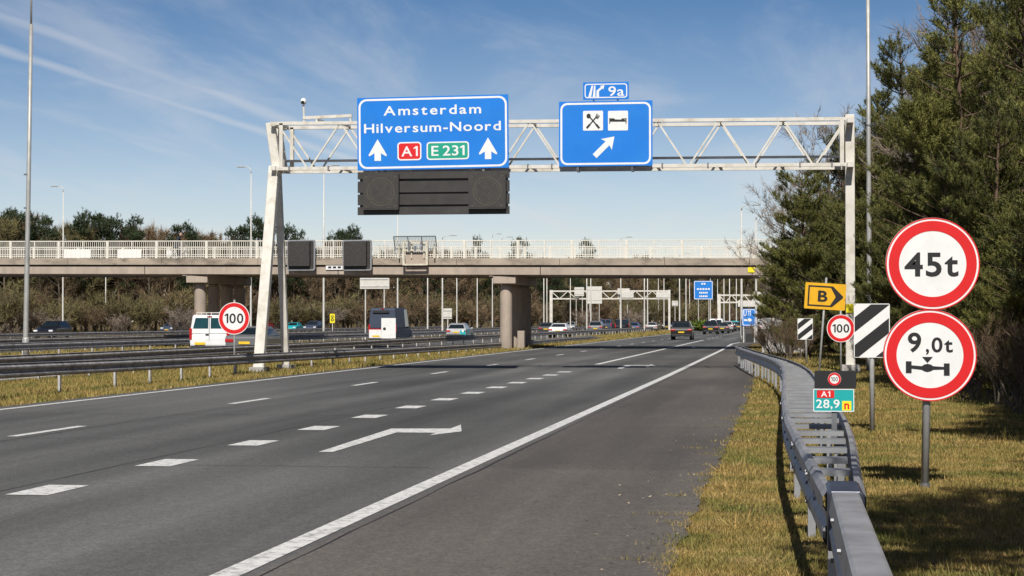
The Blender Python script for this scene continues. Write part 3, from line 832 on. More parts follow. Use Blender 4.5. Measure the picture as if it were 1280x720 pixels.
    for (u0, v0, u1, v1) in ((455, 217.6, 499.5, 262.8), (586.5, 216.6, 633.2, 261.6)):
        b = f.box(u0, v0, u1, v1)
        d = MB().prism(rr(*b, .03, 2), -.18, -.002).obj('lane_display', 'matrix', r)
        e = .05
        MB().prism(rr(b[0] + e, b[1] + e, b[2] - e, b[3] - e, .03, 2), -.186, -.178).obj('display_face', 'matrix_face', d)
        cx, cz = (b[0] + b[2]) / 2, (b[1] + b[3]) / 2
        MB().ring(circ(cx, cz, .47), circ(cx, cz, .44), -.190, -.185).obj('lamp_ring', 'lens', d)
        MB().ring(circ(cx, cz, .38), circ(cx, cz, .365), -.190, -.185).obj('lamp_ring', 'lens', d)
        m = MB(); s = .016
        for a in np.linspace(-.25, .25, 9):
            for sg in (1, -1):
                if sg < 0 and abs(a) < .01: continue
                m.prism([(cx + a - s, cz + sg * a - s), (cx + a + s, cz + sg * a - s), (cx + a + s, cz + sg * a + s), (cx + a - s, cz + sg * a + s)], -.192, -.185)
        m.obj('cross_lamps', 'lens', d)
        for sx in (-1, 1):
            for sz in (-1, 1): MB().prism(circ(cx + sx * .49, cz + sz * .49, .035, 12), -.192, -.185).obj('corner_lamp', 'lens', d)
    for u in (480, 610):
        b = f(u, 213); MB().box((b[0], .22, b[1] - .1), (.08, .2, 1.2)).obj('bracket', 'galv_dark', r)
gantry_signs()

# ------------------------------------------------------------------ overpass
BA, BB = spot(0, 120.0), spot(960, 110.0)
zA, zB = H + 78.3 * 120 / F, H + 78.3 * 110 / F
BE = (BB - BA); BLEN = BE.length; BE.normalize()
BN = Vector((-BE.y, BE.x, 0))
if BN.y < 0: BN = -BN
BROT = math.atan2(BE.y, BE.x)
def bp(s, off, dz): return BA + BE * s + BN * off + Vector((0, 0, zA + (zB - zA) * s / BLEN + dz))
def bs(u):           # distance along the bridge face at image column u
    d = ray(u, 401); d.z = 0
    # CAMP + d*t = BA + BE*s
    det = d.x * (-BE.y) + d.y * BE.x
    t = (BA.x * (-BE.y) + BA.y * BE.x) / det
    q = Vector((d.x * t, d.y * t, 0)); return (q - BA).dot(BE)
S0, S1 = -45.0, BLEN + 30
def slab(r, name, m, s0, s1, o0, o1, z0, z1, bevel=0):
    mb = MB(); vs = [bp(s, o, z) for s in (s0, s1) for o in (o0, o1) for z in (z0, z1)]
    mb.add(vs, [(0, 1, 3, 2), (4, 6, 7, 5), (0, 4, 5, 1), (2, 3, 7, 6), (0, 2, 6, 4), (1, 5, 7, 3)])
    return mb.obj(name, m, r, world=True, bevel=bevel)
def overpass():
    r = empty('overpass', bp(BLEN * .66, 5, -bp(BLEN * .66, 5, 0).z), 'concrete overpass with cream railings crossing the whole motorway on round columns', 'bridge')
    slab(r, 'deck_slab', 'concrete', S0, S1, .03, 9.97, -.97, -.50)
    slab(r, 'deck_core', 'joint_and_recess_shade', S0, S1, .12, 9.88, -.50, -.30)  # near-black recess under the kerb; its shade is put into the colour
    slab(r, 'roadway', 'deck_road', S0, S1, .5, 9.5, -.30, -.22)
    # edge kerb in cast lengths
    seg = 6.2; k = 0; s = S0
    while s < S1 - .1:
        e = min(s + seg - .02, S1)
        slab(r, 'kerb_beam', 'kerb_concrete', s, e, -.10, .50, -.41, 0, .012); s += seg
    slab(r, 'kerb_beam', 'kerb_concrete', S0, S1, 9.5, 10.1, -.41, 0)
    # railings
    for side, off in (('near', .06), ('far', 9.94)):
        slab(r, 'top_rail', 'rail_cream', S0, S1, off - .035, off + .035, 1.02, 1.08)
        slab(r, 'middle_rail', 'rail_cream', S0, S1, off - .02, off + .02, .53, .57)
        slab(r, 'bottom_rail', 'rail_cream', S0, S1, off - .02, off + .02, .07, .11)
        M = Matrix.Rotation(BROT, 3, 'Z')
        thin = MB().box((0, 0, .51), (.075, .06, 1.02), M).mesh('railing_post', 'rail_cream')
        wide = MB().box((0, 0, .51), (.15, .07, 1.02), M).mesh('railing_post', 'rail_cream')
        for i, s in enumerate(np.arange(S0 + .3, S1, 1.62)):
            put('railing_post', wide if i % 2 == 0 else thin, r, bp(s, off, 0) - r.location)
        b = MB()
        for s in np.arange(S0, S1, .135 if side == 'near' else .17):
            b.box(bp(s, off, .57), (.030, .022, .94), M)
        tag(b.obj('balusters', 'rail_cream', r, world=True), kind='stuff')
    for u, nm in ((243.5, 0), (628.5, 1), (967, 2)):
        s = bs(u)
        base = bp(s, 0.9, 0); base.z = 0
        zc = bp(s, 0, -.97).z
        mb = MB(); mb.bar((base.x, base.y - .75, zc - .27), (base.x, base.y + 9.0, zc - .27), 1.35 if nm < 2 else 1.0, .52)
        mb.obj('pier_cap', 'concrete', r, world=True, bevel=.04)
        MB().box((base.x - .1, base.y - .3, zc - .05), (1.6, .9, .09)).obj('bearing_plinth', 'concrete', r, world=True)
        for j in range(4):
            x, y = base.x + .06 * j * 0, base.y + j * 2.85
            c = MB(); c.path([(x, y, 0), (x, y, zc - .95), (x, y, zc - .74), (x, y, zc - .60), (x, y, zc - .52)], [.365, .365, .355, .29, .20], 20)
            c.obj('column', 'concrete', r, smooth=False, world=True)
        MB().box((base.x + .75, base.y + 1.2, .55), (.42, .5, 1.1)).obj('impact_block', 'concrete', r, world=True, bevel=.03)
    # cover plate joints on the girder face
    for s in np.arange(S0 + 5, S1, 12.4): slab(r, 'girder_joint', 'joint_and_recess_shade', s, s + .05, .02, .06, -.96, -.51)
    return r
OV = overpass()

def on_bridge(u0, v0, u1, v1, off):
    """box on the bridge face from pixels: root point at lower centre, width and height"""
    s0, s1 = bs(u0), bs(u1); s = (s0 + s1) / 2
    q = bp(s, off, 0); D = Vector((q.x, q.y, 0)).dot(Vector((-math.sin(YAW), math.cos(YAW), 0)))
    z0 = H + (401 - v1) * D / F; z1 = H + (401 - v0) * D / F
    return Vector((q.x, q.y, z0)), s1 - s0, z1 - z0
def bridge_displays():
    for lab, u0, u1 in (('left of two black square lane displays fixed to the bridge edge', 362.5, 397.0), ('right of two black square lane displays fixed to the bridge edge', 431.5, 467.5)):
        p, w, h = on_bridge(u0, 299.8, u1, 338.2, -.55)
        r = empty('lane_display', p, lab, 'display', 'lane displays on the bridge', rz=BROT)
        MB().prism(rr(-w / 2 + .04, .04, w / 2 - .04, h - .04, .08), .03, .16).obj('back_plate', 'matrix', r)
        MB().ring(rr(-w / 2, 0, w / 2, h, .12), rr(-w / 2 + .075, .075, w / 2 - .075, h - .075, .09), .0, .12).obj('frame', 'galv', r)
        d = MB().prism(rr(-w / 2 + .12, .27, w / 2 - .28, h - .10, .04, 3), -.22, .028).obj('display_box', 'matrix_face', r)
        cx, cz = -.08, h / 2 + .1
        m = MB()
        for a in np.linspace(-.28, .28, 7):
            for sg in (1, -1):
                if sg < 0 and abs(a) < .01: continue
                m.prism([(cx + a - .025, cz + sg * a - .025), (cx + a + .025, cz + sg * a - .025), (cx + a + .025, cz + sg * a + .025), (cx + a - .025, cz + sg * a + .025)], -.23, -.215)
        m.obj('cross_lamps', 'lens', d)
        MB().box((-w * .3, .34, .5), (.08, .4, .1)).obj('bracket', 'galv_dark', r); MB().box((w * .3, .34, .5), (.08, .4, .1)).obj('bracket', 'galv_dark', r)
    p, w, h = on_bridge(407.5, 331.2, 430, 337.2, -.04)
    r = empty('number_plate', p, 'narrow white plate with dark marks between the two bridge displays', 'plate', rz=BROT)
    MB().box((0, 0, h / 2), (w, .02, h)).obj('panel', 'sign_white', r)
    for x in (-.32, -.02, .28): MB().box((x, -.013, h * .5), (.2, .006, h * .42)).obj('mark', 'sign_black', r)
    p, w, h = on_bridge(935, 334, 943.5, 340.5, -.0)
    r = empty('clearance_plate', p, 'small plain yellow plate on the bridge girder near the pines', 'plate', rz=BROT)
    MB().box((0, 0, h / 2), (w, .025, h)).obj('panel', 'sign_lemon', r)
    # maintenance platform
    p, w, h = on_bridge(507, 302, 536, 331.5, -.45)
    r = empty('inspection_platform', p, 'beige framed inspection platform with grey mesh canopy hung over the bridge parapet', 'platform', rz=BROT)
    for x in (-w / 2, w / 2): MB().bar((x, 0, 0), (x, 0, h), .13, .10, (0, 1, 0)).obj('upright', 'cage_beige', r)
    for z in (.04, h * .64, h - .05): MB().bar((-w / 2, .0, z), (w / 2, 0, z), .09, .10).obj('crossbar', 'cage_beige', r)
    MB().box((0, .2, h * .30), (w - .14, .06, h * .52)).obj('infill_panel', 'concrete', r)
    for x in (-w * .25, 0, w * .28): MB().box((x, -.02, h * .72), (.14, .08, .26)).obj('clamp', 'galv_dark', r)
    for x in (-w * .25, w * .28): MB().box((x, -.02, h * .93), (.16, .08, .2)).obj('clamp', 'galv_dark', r)
    W2 = (bs(546) - bs(494)) / 2
    cm_ = MB(); zt, zb_ = h + .28, h - .30
    for x in np.linspace(-W2, W2, 28): cm_.bar((x, .10, zb_), (x, -.18, zt), .012, .012)
    for t in np.linspace(0, 1, 9): cm_.bar((-W2, .10 - .28 * t, zb_ + (zt - zb_) * t), (W2, .10 - .28 * t, zb_ + (zt - zb_) * t), .012, .012)
    tag(cm_.obj('mesh_canopy', 'mesh_grey', r), kind='stuff')
    for x in (-W2, -W2 * .33, W2 * .33, W2): MB().bar((x, .105, zb_ - .04), (x, -.19, zt + .02), .05, .05).obj('canopy_rib', 'mesh_grey', r)
    MB().bar((-W2, -.19, zt + .02), (W2, -.19, zt + .02), .07, .07).obj('canopy_edge', 'mesh_grey', r)
    for x in (-W2 * .8, -W2 * .2, W2 * .4, W2 * .9): MB().bar((x, .1, h * .3), (x, .1, h * .9), .07, .05, (0, 1, 0)).obj('stay', 'cage_beige', r)
    # white sheets tied to the railing
    for (u0, u1, lab) in ((80, 113.5, 'left of two white banners tied low on the bridge railing'), (147, 177, 'right of two white banners tied low on the bridge railing')):
        p, w, h = on_bridge(u0, 312.0, u1, 322.3, -.01)
        m = MB(); n = 16
        vs = [(-w / 2 + w * i / n, .02 * math.sin(i * 2.3) - .03, z) for z in (0, h) for i in range(n + 1)]
        m.add(vs, [(i, i + 1, n + 2 + i, n + 1 + i) for i in range(n)])
        o = m.obj('banner', 'banner'); o.location = p; o.rotation_euler = (0, 0, BROT)
        tag(o, lab, 'banner', 'white banners on the bridge')
        sd = o.modifiers.new('thick', 'SOLIDIFY'); sd.thickness = .004
bridge_displays()

# ------------------------------------------------------------------ roadside signs on posts
def disc_sign(r, cx, cz, rad, y, body):
    MB().prism(circ(cx, cz, rad), y, y + .012).obj('disc', 'sign_white', r)
    MB().ring(circ(cx, cz, rad * .955), circ(cx, cz, rad * .72), y - .003, y).obj('red_ring', 'sign_red', r)
    MB().ring(circ(cx, cz, rad * 1.0), circ(cx, cz, rad * .965), y - .0028, y).obj('thin_rim', 'sign_red' if rad > .4 and body != '100' else 'sign_white', r)
def post_with(name, label, u, D, hgt, rad, lean=0.0, mname='post_grey', cat='sign', rz=0.0, group=None):
    b = spot(u, D)
    r = empty(name, b, label, cat, group, rz=rz)
    MB().tube((0, .05, -.05), (math.tan(R(lean)) * hgt, .05, hgt), rad, n=14).obj('post', mname, r, smooth=True)
    return r
def limit(label, u, v, D, diam, hgt, name='speed_limit_sign', foot=None):
    c = at_d(u, v, D)
    r = post_with(name, label, u, D, hgt, .030, cat='speed sign')
    cz = c.z
    disc_sign(r, 0, cz, diam / 2, 0, '100')
    text('100', r, -diam * .30, cz - diam * .155, diam * .30, cz + diam * .155, -.001, 'sign_black', .015)
    for dz in (-.15, .15): MB().box((0, .03, cz + dz), (.16, .035, .04)).obj('bracket', 'post_grey', r)
    return r
# weight limit pair
def weight_signs():
    D = 19.5; b = spot(1155.5, D)
    r = empty('weight_limit_sign', b, 'two large round red-rimmed weight limit signs, one above the other, on one grey post', 'weight sign')
    to = at_d(1163.5, 290, D - .05)
    top = Vector((to.x - b.x, .04, to.z)); base = Vector((0, .05, -.05))
    MB().tube(base, top, .040, n=16).obj('post', 'post_grey', r, smooth=True)
    MB().path([(0, .05, -.01), (.002, .05, .05)], [.055, .05], 14).obj('post_collar', 'galv_dark', r)
    k = D / F
    for (u, v, rad) in ((1165.5, 330, 57.6), (1162, 444, 57.2)):
        c = at_d(u, v, D); cx, cz = c.x - b.x, c.z; rd = rad * k
        MB().prism(circ(cx, cz, rd, 64), -.03, -.015).obj('disc', 'sign_white', r)
        MB().ring(circ(cx, cz, rd, 64), circ(cx, cz, rd * .975, 64), -.0335, -.03).obj('thin_rim', 'sign_red', r)
        MB().ring(circ(cx, cz, rd * .935, 64), circ(cx, cz, rd * .715, 64), -.0335, -.03).obj('red_ring', 'sign_red', r)
        MB().ring(circ(cx, cz, rd * 1.004, 64), circ(cx, cz, rd * .98, 64), -.014, .006).obj('folded_edge', 'sign_back', r)
        bx = lambda u0, v0, u1, v1: (cx + (u0 - u) * k, cz - (v1 - v) * k, cx + (u1 - u) * k, cz - (v0 - v) * k)
        if v < 400:
            text('45t', r, *bx(1131, 315.5, 1197, 346.0), -.031, 'sign_black', .022, sp=1.1)
        else:
            text('9', r, *bx(1135, 415.5, 1151.5, 440.5), -.031, 'sign_black', .022)
            text(',', r, *bx(1157, 436, 1161, 443.5), -.031, 'sign_black', .02)
            text('0t', r, *bx(1164, 421.5, 1190, 440.5), -.031, 'sign_black', .02)
            m = MB(); P = lambda a, c_: (cx + (a - u) * k, cz - (c_ - v) * k)
            m.prism([P(1152.5, 446), P(1165.5, 446), P(1159, 453.5)], -.0345, -.031)
            m.prism([P(1139, 456.5), P(1152, 457.5), P(1155, 455.5), P(1159, 454.6), P(1163, 455.5), P(1166, 457.5), P(1180, 458.5), P(1180, 461.5), P(1166, 462), P(1163, 463.8), P(1159, 464.8), P(1155, 463.8), P(1152, 462), P(1139, 460.5)], -.0345, -.031)
            m.prism([P(1132.5, 451.5), P(1139.5, 451.5), P(1139.5, 466), P(1132.5, 466)], -.0365, -.031)
            m.prism([P(1179, 454), P(1186, 454), P(1186, 469), P(1179, 469)], -.0365, -.031)
            m.obj('axle_symbol', 'sign_black', r)
        for dz in (-.18, .18):
            MB().box((cx * .5 + top.x * .5 * 0 + cx * .5, .012, cz + dz), (.26, .03, .035)).obj('bracket', 'galv', r)
weight_signs()
limit('round 100 speed sign on a thin post below the yellow diversion sign', 1051, 410.5, 57.5, .83, 2.35)
limit('round 100 speed sign standing behind the left guardrail beside the white van', 292.5, 398, 59.5, 1.0, 2.35)

def striped(label, u0, v0, u1, v1, D, foot_u, group='striped hazard boards', n=5):
    b = spot(foot_u, D)
    r = empty('hazard_board', b, label, 'hazard sign', group)
    a, c = at_d(u0, v1, D), at_d(u1, v0, D)
    x0, x1, z0, z1 = a.x - b.x, c.x - b.x, a.z, c.z; w, h = x1 - x0, z1 - z0
    MB().prism(rr(x0, z0, x1, z1, .02, 3), 0, .012).obj('panel', 'sign_white', r)
    e = .012; X0, X1, Z0, Z1 = x0 + e, x1 - e, z0 + e, z1 - e
    # three black bars rising to the right, clipped to the panel
    sl = .80; bw = (Z1 - Z0) * .285
    def clip(poly, f):
        out = []
        for i in range(len(poly)):
            p, q = poly[i], poly[(i + 1) % len(poly)]; fp, fq = f(p), f(q)
            if fp >= 0: out.append(p)
            if (fp >= 0) != (fq >= 0):
                t = fp / (fp - fq); out.append((p[0] + (q[0] - p[0]) * t, p[1] + (q[1] - p[1]) * t))
        return out
    for zc in (Z1 + bw * .0 - (Z1 - Z0) * .02, Z0 + (Z1 - Z0) * .47, Z0 - (Z1 - Z0) * .06, Z0 - (Z1 - Z0) * .60):
        lo = lambda x, zc=zc: zc + (x - X0) * sl - bw * .0
        poly = [(X0, lo(X0)), (X1, lo(X1)), (X1, lo(X1) + bw), (X0, lo(X0) + bw)]
        poly = clip(poly, lambda p: Z1 - p[1]); poly = clip(poly, lambda p: p[1] - Z0) if poly else []
        if len(poly) >= 3: MB().prism(poly, -.004, 0).obj('black_stripe', 'sign_black', r)
    MB().tube((0, .05, -.05), ((x0 + x1) / 2 * .6, .05, z1 - .05), .038, n=12).obj('post', 'post_grey', r, smooth=True)
    for z in (z0 + h * .25, z0 + h * .75): MB().box(((x0 + x1) / 2, .028, z), (w * .5, .03, .04)).obj('bracket', 'galv', r)
striped('large black and white striped hazard board beside the round weight limit signs', 1067.5, 379.5, 1112, 447, 29.4, 1090)
striped('small distant striped hazard board left of the yellow diversion sign', 997, 398, 1016, 424.5, 74, 1008)

def diversion():
    D = 52.0; b = spot(1022.5, D)
    r = empty('diversion_sign', b, 'yellow arrow-shaped diversion sign with a black B, tilted on a leaning post', 'sign')
    t = at_d(1033, 347, D)
    MB().tube((0, .05, -.05), (t.x - b.x, .05, t.z), .03, n=10).obj('post', 'post_grey', r, smooth=True)
    c = at_d(1031.5, 370.5, D); k = D / F
    p = empty('panel_mount', (c.x - b.x, 0, c.z)); p.parent = r; p.rotation_euler = (0, R(3.6), 0)
    P = lambda x, y: (x * k, -y * k)
    pl = MB().prism(rr(-25.2 * k, -16.4 * k, 25.2 * k, 16.4 * k, .03, 3), 0, .015).obj('panel', 'sign_yellow', r)
    M = Matrix.Translation(Vector((c.x - b.x, 0, c.z))) @ Matrix.Rotation(R(3.6), 4, 'Y')
    pl.data.transform(M)
    m = MB()
    o = [P(-21.5, -13), P(9, -13), P(22, -1), P(22, 1), P(9, 13), P(-21.5, 13)]
    i = [P(-19.5, -11), P(6.5, -11), P(12.5, -1), P(12.5, 1), P(6.5, 11), P(-19.5, 11)]
    a = MB().ring(o, i, -.004, 0).obj('arrow_outline', 'sign_black', r); a.data.transform(M)
    x = text('B', r, *(P(-9, 7)[0], P(0, 7)[1], P(3, 0)[0], P(0, -7)[1]), -.001, 'sign_black', .03)[0]; x.data.transform(M)
    bpy.data.objects.remove(p)
    MB().box((c.x - b.x, .03, c.z + .2), (.3, .03, .04)).obj('bracket', 'galv', r)
diversion()

def hectometre():
    D = 17.9; b = at_d(1043, 540, D)
    r = empty('hectometre_sign', (b.x, b.y, b.z), 'black and teal kilometre sign with yellow letter, mounted on the near guardrail', 'kilometre sign')
    k = D / F; bx = lambda u0, v0, u1, v1: ((u0 - 1043) * k, (540 - v1) * k, (u1 - 1043) * k, (540 - v0) * k)
    MB().box((0, .03, .12), (.05, .03, .42)).obj('bracket', 'galv_dark', r)
    MB().prism(rr(*bx(1018.5, 463.5, 1070, 485.8), .008, 3), 0, .01).obj('speed_panel', 'sign_black', r)
    MB().prism(rr(*bx(1017, 486.2, 1067.5, 514.6), .008, 3), 0, .01).obj('road_panel', 'sign_teal', r)
    q = bx(1017, 486.2, 1067.5, 514.6); e = .012
    MB().ring(rr(*q, .01, 3), rr(q[0] + e * .6, q[1] + e * .6, q[2] - e * .6, q[3] - e * .6, .008, 3), -.0015, 0).obj('border', 'sign_white', r)
    cx, cz = (1043.2 - 1043) * k, (540 - 474) * k
    MB().prism(circ(cx, cz, 8.2 * k, 24), -.003, 0).obj('speed_disc', 'sign_white', r)
    MB().ring(circ(cx, cz, 8.0 * k, 24), circ(cx, cz, 5.6 * k, 24), -.005, -.002).obj('red_ring', 'sign_red', r)
    text('100', r, cx - 4.2 * k, cz - 2.7 * k, cx + 4.2 * k, cz + 2.7 * k, -.002, 'sign_black', .01)
    MB().prism(rr(*bx(1021.5, 487.8, 1043, 497.5), .006, 2), -.003, 0).obj('number_shield', 'sign_red', r)
    text('A1', r, *bx(1026.5, 489.2, 1038, 496.2), -.003, 'sign_white', .012)
    text('28,9', r, *bx(1020.5, 499.5, 1049.5, 512.0), -.001, 'sign_white', .012)
    MB().prism(rr(*bx(1052.5, 501.2, 1064, 513.2), .004, 2), -.003, 0).obj('letter_shield', 'sign_lemon', r)
    text('n', r, *bx(1055.2, 504.0, 1061.4, 511.4), -.003, 'sign_red', .03)
hectometre()

def far_signs():
    # right-arrow board by the side exit
    D = 150.0; b = spot(936, D); k = D / F
    r = empty('exit_board', b, 'distant blue exit board with a white right arrow, seen under the bridge', 'sign')
    z = lambda v: H + (401 - v) * k; x = lambda u: (u - 936) * k
    for u in (929.5, 943): MB().tube((x(u), .08, -.05), (x(u), .08, z(387)), .05, n=8).obj('post', 'pole_pale', r)
    MB().prism(rr(x(927.5), z(407.5), x(945), z(386), .1, 3), 0, .04).obj('panel', 'sign_blue_far', r)
    m = MB(); m.prism([(x(930), z(401.2)), (x(935.8), z(401.2)), (x(935.8), z(403)), (x(940.5), z(400)), (x(935.8), z(397)), (x(935.8), z(398.8)), (x(930), z(398.8))], -.005, 0); m.obj('arrow', 'sign_white', r)
    text('U 11', r, x(929.5), z(395), x(938.5), z(388), -.002, 'sign_white', .02)
    MB().ring(rr(x(928.2), z(406.8), x(944.3), z(386.7), .12, 3), rr(x(929.0), z(406.0), x(943.5), z(387.5), .1, 3), -.004, 0).obj('border', 'sign_white', r)
    MB().box((x(938), .5, .35), (.75, .5, .7)).obj('base_box', 'bumper', r)
    # tall blue board in the gore
    D = 362.0; b = spot(879.5, D); k = D / F; x = lambda u: (u - 879.5) * k; z = lambda v: H + (401 - v) * k
    r = empty('destination_board', b, 'distant tall blue destination board on twin posts seen below the bridge deck', 'sign')
    for u in (873, 886): MB().tube((x(u), .1, -.05), (x(u), .1, z(352)), .07, n=8).obj('post', 'pole_pale', r)
    MB().prism(rr(x(867.5), z(374.3), x(891), z(351), .15, 3), 0, .05).obj('panel', 'sign_blue_far', r)
    MB().ring(rr(x(867.8), z(374.0), x(890.7), z(351.3), .15, 3), rr(x(868.5), z(373.3), x(890.0), z(352.0), .12, 3), -.004, 0).obj('border', 'sign_white', r)
    for v, a in ((353.6, 3.0), (360.2, 8.5), (364.8, 5.5), (369.2, 5.5)):
        n = 5 if a > 3 else 2
        for i in range(n):
            w = 2 * a / n; MB().box((x(879.3) - a * k + w * k * (i + .5), -.004, z(v + 1.1)), (w * k * .72, .006, 2.0 * k)).obj('lettering', 'sign_white', r)
    # white sign backs
    for (lab, u0, v0, u1, v1, D, base) in (
            ('large pale sign seen from behind, below the bridge beside the blue and white van', 449.5, 346, 487, 361, 175, 0),
            ('small pale square sign back on a post, above the silver and teal car', 554, 385.5, 565, 398.5, 190, 0),
            ('tall pale sign back hung among the distant poles, right of the white car', 733.5, 358, 752.5, 379.5, 330, 0),
            ('wide pale sign back on the distant left gantry, centre', 772, 360.5, 787, 372, 335, 0),
            ('narrow pale sign back on the distant left gantry, near its left end', 718, 359, 730, 370, 335, 0),
            ('pale cabinet-like sign back beside the right leg of the distant left gantry', 840, 376, 847.5, 382.5, 330, 0)):
        uc = (u0 + u1) / 2; b = spot(uc, D); k = D / F
        r = empty('rear_facing_sign', b, lab, 'sign'); w = (u1 - u0) * k; z0, z1 = H + (401 - v1) * k, H + (401 - v0) * k
        MB().box((0, 0, (z0 + z1) / 2), (w, .05, z1 - z0)).obj('panel', 'pole_pale', r)
        for z in (z0 + .2 * (z1 - z0), z1 - .2 * (z1 - z0)): MB().box((0, -.05, z), (w * .94, .05, .07)).obj('stiffener', 'sign_back', r)
        for s in ((-.32, .32) if w > 1.2 else (0,)): MB().tube((s * w, .08, -.05), (s * w, .08, z1), .06, n=6).obj('post', 'pole_pale', r)
    b = spot(415.5, 240); k = .1
    r = empty('marker_board', b, 'small yellow board with a black figure behind the guardrails, right of the gantry legs', 'sign')
    MB().box((0, 0, H + (401 - 398) * k), (.62, .05, 1.15)).obj('panel', 'sign_lemon', r)
    MB().ring(circ(0, 2.22, .17, 16), circ(0, 2.22, .08, 16), -.035, -.024).obj('figure', 'sign_black', r); MB().ring(circ(0, 1.82, .2, 16), circ(0, 1.82, .09, 16), -.035, -.024).obj('figure', 'sign_black', r)
    MB().tube((0, .06, -.05), (0, .06, 1.6), .05, n=6).obj('post', 'pole_pale', r)
    # distant gantries
    for (lab, u0, u1, v0, v1, D) in (('distant white lattice gantry over the parallel carriageway', 689, 838, 364, 373.5, 336), ('distant white lattice gantry at the far right under the bridge', 899, 962, 369, 378, 315)):
        b0, b1 = spot(u0, D), spot(u1, D); k = D / F
        b1 = Vector((b1.x, b0.y, 0))
        r = empty('far_gantry', (b0 + b1) / 2, lab, 'gantry', 'distant gantries'); W = (b1.x - b0.x) / 2
        zt, zb = H + (401 - v0) * k, H + (401 - v1) * k
        for s in (-1, 1): MB().bar((s * W, 0, 0), (s * W, 0, zt + .2), .5 if s < 0 else .36, .4, (0, 1, 0)).obj('leg', 'gantry_white', r)
        for z in (zt, zb): MB().bar((-W, 0, z), (W, 0, z), .22, .24).obj('chord', 'gantry_white', r)
        n = 14 if W > 8 else 8
        for i in range(n):
            xa, xb = -W + 2 * W * i / n, -W + 2 * W * (i + 1) / n
            MB().bar((xa, 0, zb if i % 2 else zt), (xb, 0, zt if i % 2 else zb), .13, .13).obj('diagonal', 'gantry_white', r)
        if W < 8:
            MB().box((W * .35, -.2, zb - .2), (W * 1.2, .12, 1.0)).obj('sign_back', 'pole_pale', r)
            MB().box((W * .62, -.25, zt - .1), (W * .5, .1, 1.3)).obj('sign_back', 'pole_pale', r)
        else:
            for xx, ww in ((-.05, .10), (.55, .12), (.25, .1)): MB().box((xx * 2 * W - W * .2, -.2, (zt + zb) / 2), (ww * 2 * W, .1, 1.0)).obj('sign_back', 'pole_pale', r)
far_signs()

# ------------------------------------------------------------------ lamp columns
def lamp_proto():
    r = empty('lamp_post', (0, 0, 0))
    MB().path([(0, 0, -.1), (0, 0, 1.2), (0, 0, 9), (0, 0, 17.3)], [.13, .115, .085, .05], 8).obj('pole', 'pole_pale', r, smooth=True)
    MB().path([(0, 0, 17.3), (.05, 0, 17.75), (.35, 0, 17.95), (.9, 0, 18.0)], [.045, .045, .04, .035], 6).obj('arm', 'pole_pale', r, smooth=True)
    MB().box((1.15, 0, 18.0), (.75, .26, .13)).obj('lantern', 'post_grey', r, bevel=.03)
    return r
LP = lamp_proto(); LPT = tree_of(LP)
first = [True]
def lamp(u, D, sc, label, group='lamp columns along the motorway', rz=0.0):
    o = LP if first[0] else copy_tree(LPT); first[0] = False
    o.location = spot(u, D); o.scale = (1, 1, sc); o.rotation_euler = (0, 0, rz)
    tag(o, label, 'lamp post', group)
    return o
lamp(78.5, 231, .995, 'slim lamp column rising above the bridge at left, second from the left edge', rz=R(180))
lamp(313.5, 203, 1.0, 'lamp column with a short arm rising above the bridge left of the gantry legs', rz=R(180))
lamp(132, 300, .62, 'short pale pole below the bridge between the black car and the white van')
lamp(404.5, 190, .95, 'pale column under the bridge just left of the two black bridge displays\' white plate')
for (u, D, sc) in ((534.5, 250, .62), (553, 205, .60), (571, 285, .6), (596.5, 300, .62), (615.5, 320, .9), (497, 225, .88), (627, 262, .73)):
    lamp(u, D, sc, 'pale lamp column seen under the bridge between the blue van and the middle pier', 'poles left of the middle pier')
for (u, D, sc) in ((679.8, 300, .62), (683.6, 320, .62), (713, 330, .6), (733.5, 280, .62), (738.5, 300, .66), (776, 250, .70), (805.5, 260, .62), (809.5, 300, .62), (830, 340, .6), (857.5, 310, .62), (849.5, 270, .62), (823, 380, .6),
                   (905, 330, .62), (912, 290, .62), (920.5, 350, .62), (862, 400, .6), (888, 370, .62), (897, 400, .6)):
    lamp(u, D, sc, 'pale lamp column among the row beyond the bridge, right of the middle pier', 'poles right of the middle pier')
lamp(927.0, 151, .60, 'tall white column left of the blue exit board under the bridge')
lamp(945.2, 165, .60, 'tall white column right of the blue exit board under the bridge')
def tall_lamp(u, D, hgt, r0, label, lean=0.0, tip=None):
    r = empty('lamp_post', spot(u, D), label, 'lamp post', 'lamp columns along the motorway')
    top = math.tan(R(lean)) * hgt
    MB().path([(0, 0, -.1), (0, 0, 1.1), (top * .5, 0, hgt * .5), (top, 0, hgt)], [r0 * 1.15, r0, r0 * .85, r0 * .7], 14).obj('pole', 'pole', r, smooth=True)
    MB().path([(0, 0, 0), (0, 0, .9), (0, 0, .98)], [r0 * 1.35, r0 * 1.32, r0 * 1.1], 14).obj('base_sleeve', 'pole', r, smooth=True)
    MB().box((0, -r0 * 1.33, .55), (.09, .012, .35)).obj('service_door', 'post_grey', r)
    for z in (.45, .55): MB().path([(0, 0, hgt * z), (0, 0, hgt * z + .05)], [r0 * 1.0, r0 * 1.0], 14).obj('band', 'galv_dark', r)
    MB().path([(top, 0, hgt), (top, 0, hgt + 3.0)], [r0 * .42, r0 * .3], 10).obj('spigot', 'pole', r, smooth=True)
    MB().path([(top, 0, hgt + 2.9), (top - .1, 0, hgt + 3.2), (top - 1.2, 0, hgt + 3.35)], [r0 * .3, r0 * .3, r0 * .25], 8).obj('arm', 'pole', r, smooth=True)
    MB().box((top - 1.5, 0, hgt + 3.35), (.8, .3, .14)).obj('lantern', 'post_grey', r, bevel=.03)
tall_lamp(32.3, 84, 14.7, .115, 'tall grey lamp post at the left edge, rising past the bridge out of the frame', lean=.72)
